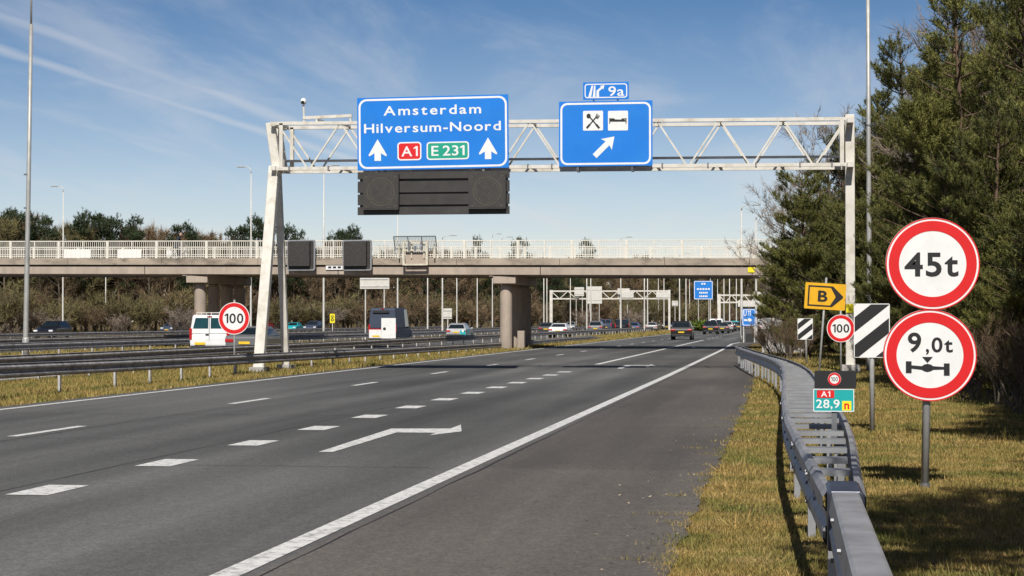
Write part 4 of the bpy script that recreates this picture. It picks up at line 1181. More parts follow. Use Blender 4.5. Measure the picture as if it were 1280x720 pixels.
tall_lamp(1087.0, 64.5, 15.0, .090, 'tall grey lamp post in front of the pines, right of the gantry leg', lean=-.1)

# ------------------------------------------------------------------ vehicles
def paint(name, col, rough=.3, metal=.1): return mat('paint_' + name, col, rough, metal * .4, .08, 2, coat=.25)
SHAPES = {   # length, width, belt z, roof z, lower outline (y from rear, z), cabin outline (y, z)
    'hatch': (4.2, 1.80, .95, 1.48, [(.10, .30), (0, .42), (0, .72), (.06, .95), (2.95, 1.0), (3.55, .90), (4.05, .72), (4.2, .52), (4.12, .28)], [(.10, .95), (.50, 1.40), (.80, 1.48), (1.9, 1.48), (2.95, 1.0)]),
    'suv': (4.6, 1.88, 1.05, 1.68, [(.12, .34), (0, .48), (0, .85), (.06, 1.05), (3.2, 1.10), (3.9, 1.02), (4.45, .85), (4.6, .60), (4.5, .32)], [(.10, 1.05), (.45, 1.58), (.75, 1.67), (2.2, 1.68), (3.2, 1.10)]),
    'sedan': (4.7, 1.84, .95, 1.43, [(.12, .30), (0, .42), (0, .88), (.06, 1.00), (.75, 1.02), (3.3, .97), (4.0, .88), (4.55, .70), (4.7, .50), (4.6, .27)], [(.45, 1.01), (1.25, 1.40), (1.6, 1.43), (2.4, 1.43), (3.3, .97)]),
    'coupe': (4.7, 1.85, .98, 1.45, [(.14, .30), (0, .48), (.02, .80), (.12, 1.02), (.5, 1.05), (3.4, .98), (4.1, .86), (4.6, .66), (4.7, .48), (4.6, .26)], [(.30, 1.04), (1.4, 1.42), (1.8, 1.45), (2.5, 1.43), (3.4, .98)]),
    'van': (5.1, 1.96, 1.05, 1.98, [(.10, .36), (0, .50), (0, .80), (.02, 1.05), (3.95, 1.12), (4.5, 1.02), (5.0, .82), (5.1, .60), (5.0, .32)], [(.02, 1.05), (.08, 1.88), (.18, 1.97), (3.1, 1.98), (3.95, 1.12)]),
    'bigvan': (5.9, 2.02, 1.15, 2.62, [(.10, .38), (0, .52), (0, .85), (.02, 1.15), (4.75, 1.20), (5.25, 1.12), (5.8, .88), (5.9, .62), (5.8, .34)], [(.02, 1.15), (.08, 2.50), (.2, 2.60), (3.7, 2.62), (4.2, 2.30), (4.75, 1.20)]),
}
def car(kind, pm, name, label, u, D, flip_=False, rear_only=False, glass='glass_dark', group=None, cat='car', rack=False, plate=True, red=True, detail=True, xy=None, extra=None, plate_x=0.0):
    L, W, zb, zr, low, cab = SHAPES[kind]
    van = 'van' in kind
    p = spot(u, D) if xy is None else Vector((xy[0], xy[1], 0))
    r = empty(name, (p.x, p.y, .012), label, cat, group, rz=math.pi if flip_ else 0)
    hw = W / 2
    def side_x(z): return hw if z <= zb else hw - (z - zb) / (zr - zb) * (.13 if van else .24) - (0 if van else .05)
    yo = -0.0   # rear face sits at the root
    def shell(outline, xs):
        m = MB(); n = len(outline)
        vs = [(-xs(z), y, z) for y, z in outline] + [(xs(z), y, z) for y, z in outline]
        fs = [tuple(range(n)), tuple(range(2 * n - 1, n - 1, -1))] + [(i, i + n, (i + 1) % n + n, (i + 1) % n) for i in range(n)]
        return m.add(vs, fs)
    body = shell(low, lambda z: hw - (.05 if z < .4 else 0)).obj('body', pm, r, bevel=.07 if detail else 0, seg=3)
    cabin = shell(cab, side_x).obj('cabin', pm, r, bevel=.05 if detail else 0, seg=3)
    # glass set 8 mm proud of the cabin
    def pane(nm, pts, mt=glass): return MB().add(pts, [tuple(range(len(pts)))]).obj(nm, mt, r)
    (y0, z0), (y1, z1) = cab[0], cab[1]
    def rear_pt(t, s, e=.012):
        y, z = y0 + (y1 - y0) * t, z0 + (z1 - z0) * t; return (s * (side_x(z) - .09), y - e, z + e * .3)
    if van:
        for sx in (-1, 1):
            q = [(sx * .06, *rear_pt(.32, 1)[1:]), (sx * (side_x(z0) - .17), *rear_pt(.32, 1)[1:]), (sx * (side_x(z1) - .17), *rear_pt(.93, 1)[1:]), (sx * .06, *rear_pt(.93, 1)[1:])]
            if extra != 'panelvan': pane('rear_window', q)
        MB().box((0, -.004, (zb + zr) / 2 - .05), (.015, .012, zr - zb + .5)).obj('door_seam', 'bumper', r)
        MB().box((-.10, -.02, zb - .02), (.16, .03, .04)).obj('door_handle', 'bumper', r)
        MB().box((0, y1 - .01, zr - .09), (.24, .04, .05)).obj('brake_light', 'tail_red', r)
    else:
        pane('rear_window', [rear_pt(.12, -1), rear_pt(.12, 1), rear_pt(.88, 1), rear_pt(.88, -1)])
    # side windows and windscreen
    ya, yb = cab[-2], cab[-1]
    for sx in (-1, 1):
        e = .010
        zl, zh = zb + .06, zr - .11
        def on(y, z): return (sx * (side_x(z) + e), y, z)
        back = y0 + (y1 - y0) * .9 + .12
        if van:
            q = [on(ya[0] - 1.0, zl + .05), on(yb[0] - .25, zl + .05), on(ya[0] + .02, zh), on(ya[0] - 1.0, zh)]
        else:
            q = [on(y0 + .38, zl), on(yb[0] - .28, zl), on(ya[0] + .02, zh), on(back + .2, zh)]
        pane('side_window', q)
    def fr(t, s):
        y, z = yb[0] + (ya[0] - yb[0]) * t, yb[1] + (ya[1] - yb[1]) * t; return (s * (side_x(z) - .08), y + .012, z + .006)
    pane('windscreen', [fr(.1, -1), fr(.1, 1), fr(.9, 1), fr(.9, -1)])
    # lights, plates, bumpers
    for sx in (-1, 1):
        if van: MB().box((sx * (hw - .06), .03, zb - .05 + .05), (.13, .10, .55)).obj('tail_light', 'tail_red', r, bevel=.02)
        else: MB().box((sx * (hw - .20), .03, zb - .17), (.40, .12, .15)).obj('tail_light', 'tail_red', r, bevel=.03)
        MB().box((sx * (hw - .24), L - .16, zb - .24), (.36, .28, .16)).obj('headlight', 'lamp_clear', r, bevel=.04)
        MB().box((sx * (hw + .09), yb[0] - .35, zb + .08), (.18, .10, .13)).obj('mirror', pm if not van else 'bumper', r, bevel=.02)
    MB().box((0, .045, .40), (W * .92, .16, .20)).obj('rear_bumper', 'bumper', r, bevel=.03)
    MB().box((0, L - .06, .40), (W * .80, .16, .18)).obj('front_bumper', 'bumper', r, bevel=.03)
    MB().box((plate_x, -.03 if not van else -.045, .60 if van else .68), (.52, .02, .12)).obj('number_plate', 'plate_yellow', r)
    MB().box((0, L + .012, .5), (.52, .02, .11)).obj('number_plate', 'plate_yellow', r)
    for sx in (-1, 1):
        for y in (.80, L - .85):
            rw = .33 if not van else .35
            w = MB(); w.path([(sx * (hw - .22), y, rw - .012), (sx * (hw - .03), y, rw - .012), (sx * (hw + .01), y, rw - .012)], [rw, rw, rw - .04], 20)
            t = w.obj('wheel', 'tyre', r, smooth=False)
            MB().path([(sx * (hw - .0), y, rw - .012), (sx * (hw + .018), y, rw - .012)], [rw * .66, rw * .6], 14).obj('rim', 'rim', t)
    if rack:
        for x in (-.6, .6): MB().bar((x, .25, zr + .10), (x, 2.9, zr + .10), .03, .03).obj('roof_rack', 'pole_pale', r)
        for y in (.3, 1.1, 1.9, 2.7):
            MB().bar((-.72, y, zr + .10), (.72, y, zr + .10), .03, .035).obj('roof_rack', 'pole_pale', r)
            for x in (-.72, .72): MB().bar((x, y, zr - .03), (x, y, zr + .10), .03, .03, (0, 1, 0)).obj('roof_rack', 'pole_pale', r)
        MB().bar((-.78, .28, zr + .02), (-.78, .28, zr + .24), .05, .05, (0, 1, 0)).obj('roof_rack', 'rusty', r)
    if extra == 'panelvan':
        MB().box((.45, -.03, 1.16), (1.04, .02, 1.44)).obj('white_panel', 'sign_white', r, bevel=.005)
        MB().box((-.52, -.025, .76), (.88, .02, .60)).obj('white_panel', 'sign_white', r, bevel=.005)
        MB().box((-.52, -.034, 1.10), (.86, .01, .07)).obj('red_stripe', 'tail_red', r)
        MB().box((-.1, -.02, 2.33), (1.2, .03, .16)).obj('dark_strip', 'bumper', r)
        MB().prism(circ(.16, 1.12, .11, 12), -.05, -.03).obj('emblem', 'bumper', r)
    if extra == 'teal':
        MB().box((.62, -.015, .62), (.5, .03, .50)).obj('teal_panel', 'paint_teal', r, bevel=.02)
        MB().add([(hw + .012, .15, .45), (hw + .012, 1.6, .45), (hw + .012, 2.1, .95), (hw + .012, .15, .95)], [(0, 1, 2, 3)]).obj('teal_panel', 'paint_teal', r)
        MB().prism([(.62 + .12 * math.cos(a), .8 + .14 * math.sin(a)) for a in np.linspace(0, 6.28, 7)[:-1]], -.04, -.03).obj('emblem', 'sign_white', r)
    return r
white, black_, dgrey = paint('white', (.78, .78, .77), .35, 0), paint('black', (.012, .012, .014), .25), paint('dark_grey', (.045, .045, .05), .3, .4)
silver, navy, teal = paint('silver', (.42, .43, .44), .3, .6), mat('paint_navy', (.050, .064, .100), .55, 0, .08, 2, spec=.25), paint('teal', (.02, .42, .45), .35, 0)
brown, grey, blue = paint('brown', (.022, .017, .017), .3, .3), paint('grey', (.16, .165, .17), .3, .5), paint('blue', (.03, .06, .16), .3, .3)
red = paint('red', (.30, .02, .02), .3, .1)

car('van', white, 'white_van', 'white delivery van with dark rear windows and roof rack on the parallel carriageway', 261.5, 92, glass='glass_teal', cat='van', rack=True, plate_x=-.45)
car('sedan', grey, 'grey_car', 'grey car half hidden between the left 100 sign and the gantry leg', 305.5, 88)
car('bigvan', navy, 'panel_van', 'tall dark blue van with white lower rear panels under the bridge', 478, 136, cat='van', extra='panelvan', plate_x=-.45)
car('hatch', silver, 'silver_car', 'silver hatchback with a teal rear corner left of the middle pier', 570, 170, extra='teal')
car('suv', black_, 'black_car', 'black oncoming car at far left on the most distant carriageway', 78, 172, flip_=True)
car('suv', navy, 'dark_car', 'dark car seen between the gantry legs and the blue van, far left carriageway', 397, 268, flip_=True)
car('coupe', white, 'white_car', 'white coupe just right of the middle pier on the parallel carriageway', 697, 190)
car('hatch', dgrey, 'hatchback', 'dark car with yellow plate partly hidden behind the white coupe', 682, 236)
car('suv', grey, 'grey_hatchback', 'grey hatchback ahead of the white coupe, left of the black van', 744, 250)
car('van', black_, 'black_van', 'tall black van on the parallel carriageway right of the grey hatchback', 777.5, 262, cat='van')
car('hatch', blue, 'blue_car', 'blue car just right of the black van, partly hidden by it', 791, 275)
car('sedan', silver, 'pale_car', 'pale saloon driving away to the right of the black van', 814, 300)
car('suv', brown, 'dark_hatchback', 'dark brown car with red lights on the main carriageway beyond the bridge', 851.5, 170)
car('suv', black_, 'black_hatchback', 'black car in the outer lane beyond the dark brown car', 888, 238)
car('van', white, 'far_white_van', 'white van just right of the black car, furthest lane', 895, 262, cat='van')
car('hatch', dgrey, 'dark_small_car', 'dark small car right of the white van in the far queue', 902.5, 258)
car('suv', silver, 'far_silver_car', 'silver blue car at the right of the far queue, left of the exit board', 908.5, 285)
i = 0
far_cols = [navy, silver, white, dgrey, blue, black_, red, grey, teal]
for (u, D, k, fl) in ((757, 318, 'van', 0), (715.5, 335, 'hatch', 1), (866, 330, 'hatch', 1), (873, 345, 'suv', 1), (880, 360, 'hatch', 1), (886, 340, 'sedan', 1), (893, 370, 'van', 0), (913, 320, 'hatch', 0), (918, 340, 'suv', 0), (923, 330, 'hatch', 0),
                       (949, 300, 'suv', 0), (954, 320, 'van', 0), (858, 350, 'sedan', 1), (846, 365, 'hatch', 1), (835, 380, 'suv', 1), (336, 300, 'hatch', 1), (347, 310, 'hatch', 1), (372, 285, 'sedan', 1), (222, 260, 'sedan', 1), (956, 290, 'hatch', 0)):
    car(k, far_cols[i % 9], 'distant_car', 'tiny distant car in the dense traffic far beyond the bridge', u, D, flip_=bool(fl), group='distant traffic', detail=False); i += 1

# ------------------------------------------------------------------ cyclist on the bridge
def rider():
    s = bs(206); q = bp(s, 2.2, -.22)
    b = empty('bicycle', q, 'pale bicycle ridden across the bridge behind the railing', 'bicycle', rz=BROT)
    for x in (-.53, .53):
        w = MB(); c = [(x + .33 * math.cos(a), 0, .34 + .33 * math.sin(a)) for a in np.linspace(0, 2 * math.pi, 25)]
        w.path(c, [.02] * 25, 6); wh = w.obj('wheel', 'tyre', b)
        sp = MB()
        for a in np.linspace(0, math.pi, 8)[:-1]: sp.tube((x - .31 * math.cos(a), 0, .34 - .31 * math.sin(a)), (x + .31 * math.cos(a), 0, .34 + .31 * math.sin(a)), .004, n=3)
        sp.obj('spokes', 'rim', wh)
    f = MB()
    for p_, q_ in (((-.53, 0, .34), (-.12, 0, .30)), ((-.12, 0, .30), (-.25, 0, .92)), ((-.12, 0, .30), (.38, 0, .80)), ((-.25, 0, .80), (.36, 0, .92)), ((-.53, 0, .34), (-.24, 0, .80)), ((.53, 0, .34), (.36, 0, 1.0))):
        f.tube(p_, q_, .022, n=6)
    f.obj('frame', 'sign_white', b)
    MB().box((-.26, 0, .96), (.26, .15, .06)).obj('saddle', 'bumper', b, bevel=.02)
    MB().path([(.24, -.28, 1.04), (.38, -.16, 1.06), (.36, 0, 1.02), (.38, .16, 1.06), (.24, .28, 1.04)], [.015] * 5, 6).obj('handlebar', 'bumper', b)
    MB().box((-.55, -.14, .60), (.34, .12, .32)).obj('pannier', 'sign_white', b, bevel=.02)
    pr = empty('person', q, 'person in dark clothes riding a bicycle over the bridge behind the left railing', 'person', rz=BROT)
    bm = bmesh.new(); lay = bm.verts.layers.skin.verify()
    V = {}
    def v(k, co, rd, root=False):
        w = bm.verts.new(co); w[lay].radius = (rd, rd); w[lay].use_root = root; V[k] = w
    v('pel', (-.24, 0, 1.04), .14, True); v('waist', (-.16, 0, 1.20), .13); v('chest', (-.04, 0, 1.42), .15); v('neck', (.03, 0, 1.58), .06); v('head0', (.06, 0, 1.67), .085); v('head', (.08, 0, 1.78), .10); v('crown', (.08, 0, 1.86), .07)
    for sg, n in ((-1, 'l'), (1, 'r')):
        v(n + 'sh', (-.01, sg * .19, 1.47), .065); v(n + 'el', (.10, sg * .26, 1.24), .048); v(n + 'wr', (.28, sg * .26, 1.10), .036); v(n + 'ha', (.34, sg * .25, 1.07), .04)
        v(n + 'hip', (-.20, sg * .10, 1.00), .10)
        kn, an = ((.16, .80), (-.02, .42)) if sg < 0 else ((.06, .66), (-.22, .24))
        v(n + 'kn', (kn[0], sg * .11, kn[1]), .07); v(n + 'an', (an[0], sg * .11, an[1]), .048); v(n + 'to', (an[0] + .17, sg * .11, an[1] - .07), .04)
    E_ = [('pel', 'waist'), ('waist', 'chest'), ('chest', 'neck'), ('neck', 'head0'), ('head0', 'head'), ('head', 'crown')]
    for n in 'lr': E_ += [('chest', n + 'sh'), (n + 'sh', n + 'el'), (n + 'el', n + 'wr'), (n + 'wr', n + 'ha'), ('pel', n + 'hip'), (n + 'hip', n + 'kn'), (n + 'kn', n + 'an'), (n + 'an', n + 'to')]
    for a, c in E_: bm.edges.new((V[a], V[c]))
    me = bpy.data.meshes.new('body'); bm.to_mesh(me); bm.free(); me.materials.append(MATS['cloth_navy'])
    o = put('body', me, pr); o.modifiers.new('skin', 'SKIN'); sd = o.modifiers.new('sub', 'SUBSURF'); sd.levels = 1; sd.render_levels = 1
    MB().path([(.10, 0, 1.66), (.11, 0, 1.72), (.11, 0, 1.80), (.10, 0, 1.85)], [.07, .105, .107, .08], 12).obj('face', 'skin', pr, smooth=True)
    MB().path([(.05, 0, 1.70), (.045, 0, 1.78), (.06, 0, 1.88), (.07, 0, 1.915)], [.095, .12, .105, .04], 12).obj('hair', 'hair', pr, smooth=True)
    MB().path([(.20, 0, 1.75), (.235, 0, 1.735)], [.02, .012], 6).obj('nose', 'skin', pr)
    for sg in (-1, 1):
        h = MB()
        for j in range(4): h.path([(.33, sg * (.23 + .022 * j), 1.09), (.385, sg * (.23 + .022 * j), 1.10), (.405, sg * (.23 + .022 * j), 1.065)], [.011, .010, .008], 5)
        h.path([(.31, sg * .225, 1.07), (.35, sg * .21, 1.045)], [.012, .009], 5)
        h.obj('fingers', 'skin', pr)
rider()

# ------------------------------------------------------------------ vegetation
def np_mesh(name, tri, mats, tone=None):
    """tri: (n, 3, 3) array of separate triangles"""
    n = len(tri); me = bpy.data.meshes.new(name)
    me.vertices.add(n * 3); me.loops.add(n * 3); me.polygons.add(n)
    me.vertices.foreach_set('co', np.ascontiguousarray(tri, dtype=np.float32).ravel())
    me.loops.foreach_set('vertex_index', np.arange(n * 3, dtype=np.int32))
    me.polygons.foreach_set('loop_start', np.arange(0, n * 3, 3, dtype=np.int32))
    me.polygons.foreach_set('loop_total', np.full(n, 3, dtype=np.int32))
    if tone is not None:
        a = me.attributes.new('tone', 'FLOAT', 'POINT'); a.data.foreach_set('value', np.repeat(tone, 3).astype(np.float32))
    me.update(calc_edges=True)
    me.materials.append(MATS[mats])
    return me
def basis(d):
    d = d / np.linalg.norm(d, axis=1, keepdims=True)
    u = np.where(np.abs(d[:, 2:3]) < .9, np.array([[0, 0, 1.]]), np.array([[1., 0, 0]]))
    a = np.cross(d, u); a /= np.linalg.norm(a, axis=1, keepdims=True); b = np.cross(a, d)
    return d, a, b
def needles(pos, dirs, rg, n=24, ln=.105, wd=.019, shoot=.28):
    """bottle-brush shoots: pos, dirs (m,3) -> triangles and tone"""
    m = len(pos); d, a, b = basis(dirs)
    t = rg.random((m, n)) ** .8; ph = rg.random((m, n)) * 2 * np.pi; el = .55 + .55 * rg.random((m, n)) * (1 - .6 * t)
    L = ln * (.7 + .6 * rg.random((m, n)))
    sc = shoot * (.6 + .8 * rg.random((m, 1)))
    base = pos[:, None] + d[:, None] * (t * sc)[..., None]
    rad = a[:, None] * np.cos(ph)[..., None] + b[:, None] * np.sin(ph)[..., None]
    nd = d[:, None] * np.cos(el)[..., None] + rad * np.sin(el)[..., None]
    tip = base + nd * L[..., None]
    side = np.cross(nd, rg.normal(size=(m, n, 3))); side /= np.linalg.norm(side, axis=2, keepdims=True) + 1e-9
    w = side * wd * (.7 + .6 * rg.random((m, n)))[..., None] * .5
    tri = np.stack([base - w, base + w, tip], 2).reshape(-1, 3, 3)
    tone = np.repeat(rg.random(m) * .55, n) + rg.random(m * n) * .35
    return tri, tone
def pine(seed, h, spread, low=.06, shoots=8200, name='pine'):
    rg = np.random.default_rng(seed); rr_ = random.Random(seed)
    wood = MB()
    lean = (rr_.uniform(-.03, .03), rr_.uniform(-.03, .03))
    ax = lambda z: Vector((lean[0] * z + .10 * math.sin(z * .7 + seed), lean[1] * z + .10 * math.cos(z * .5 + seed), z))
    zs = [h * i / 9 for i in range(10)]
    wood.path([ax(z) - Vector((0, 0, .1 if i == 0 else 0)) for i, z in enumerate(zs)], [h * .0145 * (1 - i / 9.4) + .012 for i in range(10)], 8)
    P, Dv = [], []
    z = h * low
    while z < h * .985:
        q = z / h
        env = spread * (min(1, .55 + q * 1.6)) * (1 - q) ** .62 * 1.25 + .12
        n = rr_.randint(3, 5); a0 = rr_.uniform(0, 6.28)
        for i in range(n):
            if rr_.random() < .12: continue
            a = a0 + 6.283 * i / n + rr_.uniform(-.4, .4)
            L = env * rr_.uniform(.55, 1.18)
            up = rr_.uniform(.12, .50) + .5 * q * q
            out = Vector((math.cos(a), math.sin(a), 0)); o = ax(z)
            bend = rr_.uniform(.1, .45)
            pt = lambda t: o + out * (L * t) + Vector((0, 0, L * (up * t * .6 + bend * t * t * .8)))
            ts_ = (0, .35, .7, 1)
            wood.path([pt(t) for t in ts_], [.010 * L + .016, .008 * L + .012, .012, .006], 4)
            k = max(5, int(L / .11))
            for j in range(k):
                t = .22 + .78 * (j + rr_.random()) / k
                p = pt(t); tang = (pt(min(1.02, t + .05)) - pt(t - .05)).normalized()
                for sg in (-1, 1):
                    bl = (L * (1.05 - t) * .55 + .12) * rr_.uniform(.6, 1.2)
                    sd = (tang * .75 + Vector((-out.y, out.x, 0)) * sg * .8 + Vector((0, 0, rr_.uniform(.05, .5)))).normalized()
                    m = max(1, int(bl / .09))
                    for e in range(m):
                        f = (e + .6) / m
                        P.append(p + sd * bl * f); Dv.append((sd * .6 + Vector((rr_.uniform(-.5, .5), rr_.uniform(-.5, .5), rr_.uniform(.25, 1.0)))))
                if rr_.random() < .7: P.append(p); Dv.append(tang + Vector((0, 0, .6)))
            P.append(pt(1)); Dv.append((pt(1) - pt(.9)) + Vector((0, 0, .15)))
        z += h * rr_.uniform(.024, .040)
    for i in range(10): P.append(ax(h * (1 - .006 * i))); Dv.append(Vector((rr_.uniform(-.3, .3), rr_.uniform(-.3, .3), 1)))
    P = np.array([tuple(p) for p in P]); Dv = np.array([tuple(p) for p in Dv])
    nv = np.array([noise.noise(Vector(p) * .85 + Vector((seed, 0, 0))) + .35 * noise.noise(Vector(p) * 2.1) for p in P])
    keep = nv > np.quantile(nv, .44)      # needles gather in clumps with gaps between
    P, Dv = P[keep], Dv[keep]
    if len(P) > shoots:
        idx = rg.choice(len(P), shoots, replace=False); P, Dv = P[idx], Dv[idx]
    tri, tone = needles(P, Dv, rg)
    return wood.mesh('trunk', 'bark_pine', True), np_mesh('crown', tri, 'needles', tone)
PINES = [pine(3, 10, 2.3, .03), pine(8, 10, 2.0, .03), pine(15, 10, 2.6, .04, 8600), pine(21, 10, 1.7, .03, 7000), pine(27, 10, 2.4, .44, 5000)]
def plant(name, meshes, loc, sc, rz, label, cat, group, scz=None):
    r = empty(name, loc, label, cat, group, rz=rz)
    r.scale = (sc, sc, scz or sc)
    for nm, me in zip(('trunk', 'crown'), meshes): put(nm, me, r)
    return r
def pine_at(u, D, ytop, k, label, group='pines at the right edge of the road', wide=1.0, rz=None, h=None):
    hh = h if h else H + (401 - ytop) * D / F
    s = hh / 10
    return plant('pine_tree', PINES[k], spot(u, D), s * wide, rng.uniform(0, 6.28) if rz is None else rz, label, 'tree', group, s)
front = [
    (1010, 88, 200, 2, 1.15, 'leftmost pine on the right, spreading over the end of the bridge'),
    (1052, 97, 165, 0, 1.0, 'pine directly behind the gantry\'s right leg'),
    (1128, 70, 46, 3, 1.05, 'slender pine with a tall dark spire just right of the tall lamp post'),
    (1098, 76, 118, 1, 1.05, 'pine standing right behind the tall grey lamp post'),
    (1166, 57, 92, 0, 1.05, 'bushy pine above and behind the 45t sign'),
    (1184, 64, 40, 3, 1.1, 'pine with pale upright tips right of the spire pine'),
    (1216, 49, -6, 1, 1.1, 'tallest pine near the top right corner, left of two'),
    (1258, 52, -4, 0, 1.05, 'tallest pine near the top right corner, right of two'),
    (1300, 45, -40, 2, 1.0, 'pine cut by the right edge of the picture'),
    (1146, 50, 175, 2, .95, 'low bushy pine between the striped board and the weight signs'),
    (1236, 43, 120, 2, .95, 'low bushy pine at the right behind the 9,0t sign'),
    (1090, 69, 232, 2, .95, 'low pine filling the gap behind the striped board'),
    (1192, 45, 205, 1, 1.2, 'small pine just right of the 45t sign'),
    (1276, 39, 250, 2, 1.1, 'smallest front pine at the right edge with low branches')]
for (u, D, yt, k, w, lab) in front: pine_at(u, D, yt, k, lab, wide=w)
for (u, D, h, k) in ((1040, 104, 10.5, 1), (1085, 100, 11, 3), (1125, 92, 11.5, 0), (1160, 84, 12, 1), (1200, 78, 12.0, 3), (1240, 72, 12.0, 2), (1285, 66, 11.5, 1), (1330, 58, 11, 0), (1190, 98, 12, 0), (1260, 96, 12, 1), (1076, 84, 8.5, 2), (1130, 76, 8.0, 2), (1215, 60, 7.5, 2), (1170, 70, 8.0, 2), (1262, 58, 7.5, 0), (985, 102, 5.5, 2)):
    pine_at(u, D, 0, k, 'pine in the shadowed second row behind the front pines on the right', 'second row of pines', h=h, wide=1.15)
for (X, D, h, lab) in ((3.6, 8.6, 9.2, 'tall stemmed pine beside the camera on the right, out of the picture'), (4.3, 11.3, 7.6, 'tall stemmed pine out of frame, next to the one beside the camera'), (6.0, 5, 10, 'tall stemmed pine out of frame, behind the camera\'s right shoulder'),
                       (7.0, 14.5, 10, 'tall stemmed pine out of frame at lower right, shading the near verge'), (8.2, 17.5, 10, 'tall stemmed pine out of frame, third from the camera'), (7.9, 21.5, 10, 'tall stemmed pine just outside the right edge, shading the verge'), (9.2, 25, 9.5, 'pine out of frame level with the weight limit signs'),
                       (10.1, 29, 9.5, 'pine out of frame right of the weight limit signs'), (11.0, 33, 10, 'pine out of frame beyond the right undergrowth'), (12.2, 37, 10, 'pine out of frame, furthest of its row')):
    u, k = 640 + F * X / D, 4 if D < 23 else 0
    pine_at(u, D, 0, k, lab, h=h)

def bare(seed, h, spread, twigs=6000, mt='twig', low=.12, wd=.075, tl=1.1, bushy=False):
    rg = np.random.default_rng(seed); rr_ = random.Random(seed)
    wood = MB(); ends = []
    def limb(p, d, L, rad, depth):
        n = 4; pts = [p]; q = p.copy(); dd = d.copy()
        for i in range(n):
            dd = (dd + Vector((rr_.uniform(-.22, .22), rr_.uniform(-.22, .22), rr_.uniform(-.05, .20)))).normalized()
            q = q + dd * (L / n); pts.append(q.copy())
        wood.path(pts, [rad * (1 - .75 * i / n) for i in range(n + 1)], 5 if depth < 2 else 3)
        if depth >= (2 if not bushy else 1):
            for i in range(1, n + 1): ends.append((pts[i], (pts[i] - pts[i - 1]).normalized()))
            return
        for j in range(rr_.randint(5, 7)):
            t = rr_.uniform(.3, 1.0); i = min(n - 1, int(t * n)); b = pts[i].lerp(pts[i + 1], t * n - i)
            a = rr_.uniform(0, 6.28); axd = (pts[i + 1] - pts[i]).normalized()
            side = Vector((math.cos(a), math.sin(a), rr_.uniform(-.1, .6)))
            limb(b, (axd * .8 + side * .8).normalized(), L * rr_.uniform(.38, .58), rad * .42, depth + 1)
    if bushy:
        for i in range(14):
            a = rr_.uniform(0, 6.28); limb(Vector((rr_.uniform(-.4, .4) * spread, rr_.uniform(-.4, .4) * spread, 0)), Vector((math.cos(a) * .6, math.sin(a) * .6, 1)).normalized(), h * rr_.uniform(.5, .8), .02 * h ** .5, 0)
    else:
        ax = [Vector((.3 * math.sin(z * .35 + seed), .3 * math.cos(z * .3 + seed * 2), z)) for z in np.linspace(-.1, h * .85, 8)]
        wood.path(ax, [h * .013 * (1 - i / 8.5) + .01 for i in range(8)], 7)
        n = 24
        for i in range(n):
            q = low + (1 - low) * (i + rr_.random()) / n; z = q * h * .85; a = i * 2.4 + rr_.uniform(-.5, .5)
            k = min(6, int(q * 7)); b = ax[k].lerp(ax[k + 1], q * 7 - k)
            L = spread * (.55 + .9 * math.sin(math.pi * min(1, q * .85 + .12))) * rr_.uniform(.6, 1.15)
            limb(b, Vector((math.cos(a), math.sin(a), .35 + .7 * q)).normalized(), L, h * .0045 * (1.2 - q), 1)
    E_ = np.array([tuple(p) for p, _ in ends]); Dv = np.array([tuple(d) for _, d in ends])
    idx = rg.integers(0, len(E_), twigs)
    p = E_[idx] + rg.normal(size=(twigs, 3)) * .10 * tl; d = Dv[idx] * .9 + rg.normal(size=(twigs, 3)) * .62 + np.array([0, 0, .22]); d /= np.linalg.norm(d, axis=1, keepdims=True)
    L = tl * (.4 + .9 * rg.random(twigs)); tip = p + d * L[:, None]
    s = np.cross(d, rg.normal(size=(twigs, 3))); s /= np.linalg.norm(s, axis=1, keepdims=True)
    w = s * (wd * (.5 + .8 * rg.random(twigs)) * .5)[:, None]
    return wood.mesh('trunk', 'bark', False), np_mesh('crown', np.stack([p - w, p + w, tip], 1), mt)
BARE = [bare(31, 15, 3.4), bare(37, 15, 3.0, mt='twig_olive'), bare(43, 15, 3.8, mt='twig'), bare(47, 15, 2.8, mt='twig_olive', low=.05), bare(53, 15, 3.2, mt='twig', low=.04)]
SHRUB = [bare(61, 4, 1.6, 2600, 'twig', wd=.05, tl=.7, bushy=True), bare(67, 4, 1.8, 2600, 'twig_olive', wd=.05, tl=.7, bushy=True), bare(71, 3, 1.4, 2200, 'twig_pale', wd=.045, tl=.55, bushy=True)]
FINE = [bare(77, 11, 2.4, 5200, 'twig_pale', wd=.026, tl=.6), bare(79, 4, 1.5, 4200, 'twig', wd=.016, tl=.4, bushy=True)]
WOODZ = [(-120, 285), (0, 300), (330, 335), (640, 385), (950, 430), (1100, 450)]
# front of the far wood
k = 0
u = -60.0
while u < 1000:
    D = lerp(WOODZ, u) + rng.uniform(-14, 12)
    top = rng.uniform(.82, 1.08) * (16.6 if u < 340 else 14.6)
    b = BARE[rng.randrange(5)]
    plant('bare_tree', b, spot(u, D), top / 15, rng.uniform(0, 6.28), 'leafless brown tree in the distant wood behind the motorway', 'tree', 'bare trees of the distant wood', top / 15)
    u += rng.uniform(9, 14)
u = -60.0
while u < 1000:       # second rank closes the gaps
    D = lerp(WOODZ, u) + rng.uniform(22, 40)
    top = rng.uniform(.9, 1.1) * (15.2 if u < 340 else 15.0)
    plant('bare_tree', BARE[rng.randrange(5)], spot(u, D), top / 15 * 1.15, rng.uniform(0, 6.28), 'leafless brown tree in the distant wood behind the motorway', 'tree', 'bare trees of the distant wood', top / 15)
    u += rng.uniform(15, 22)
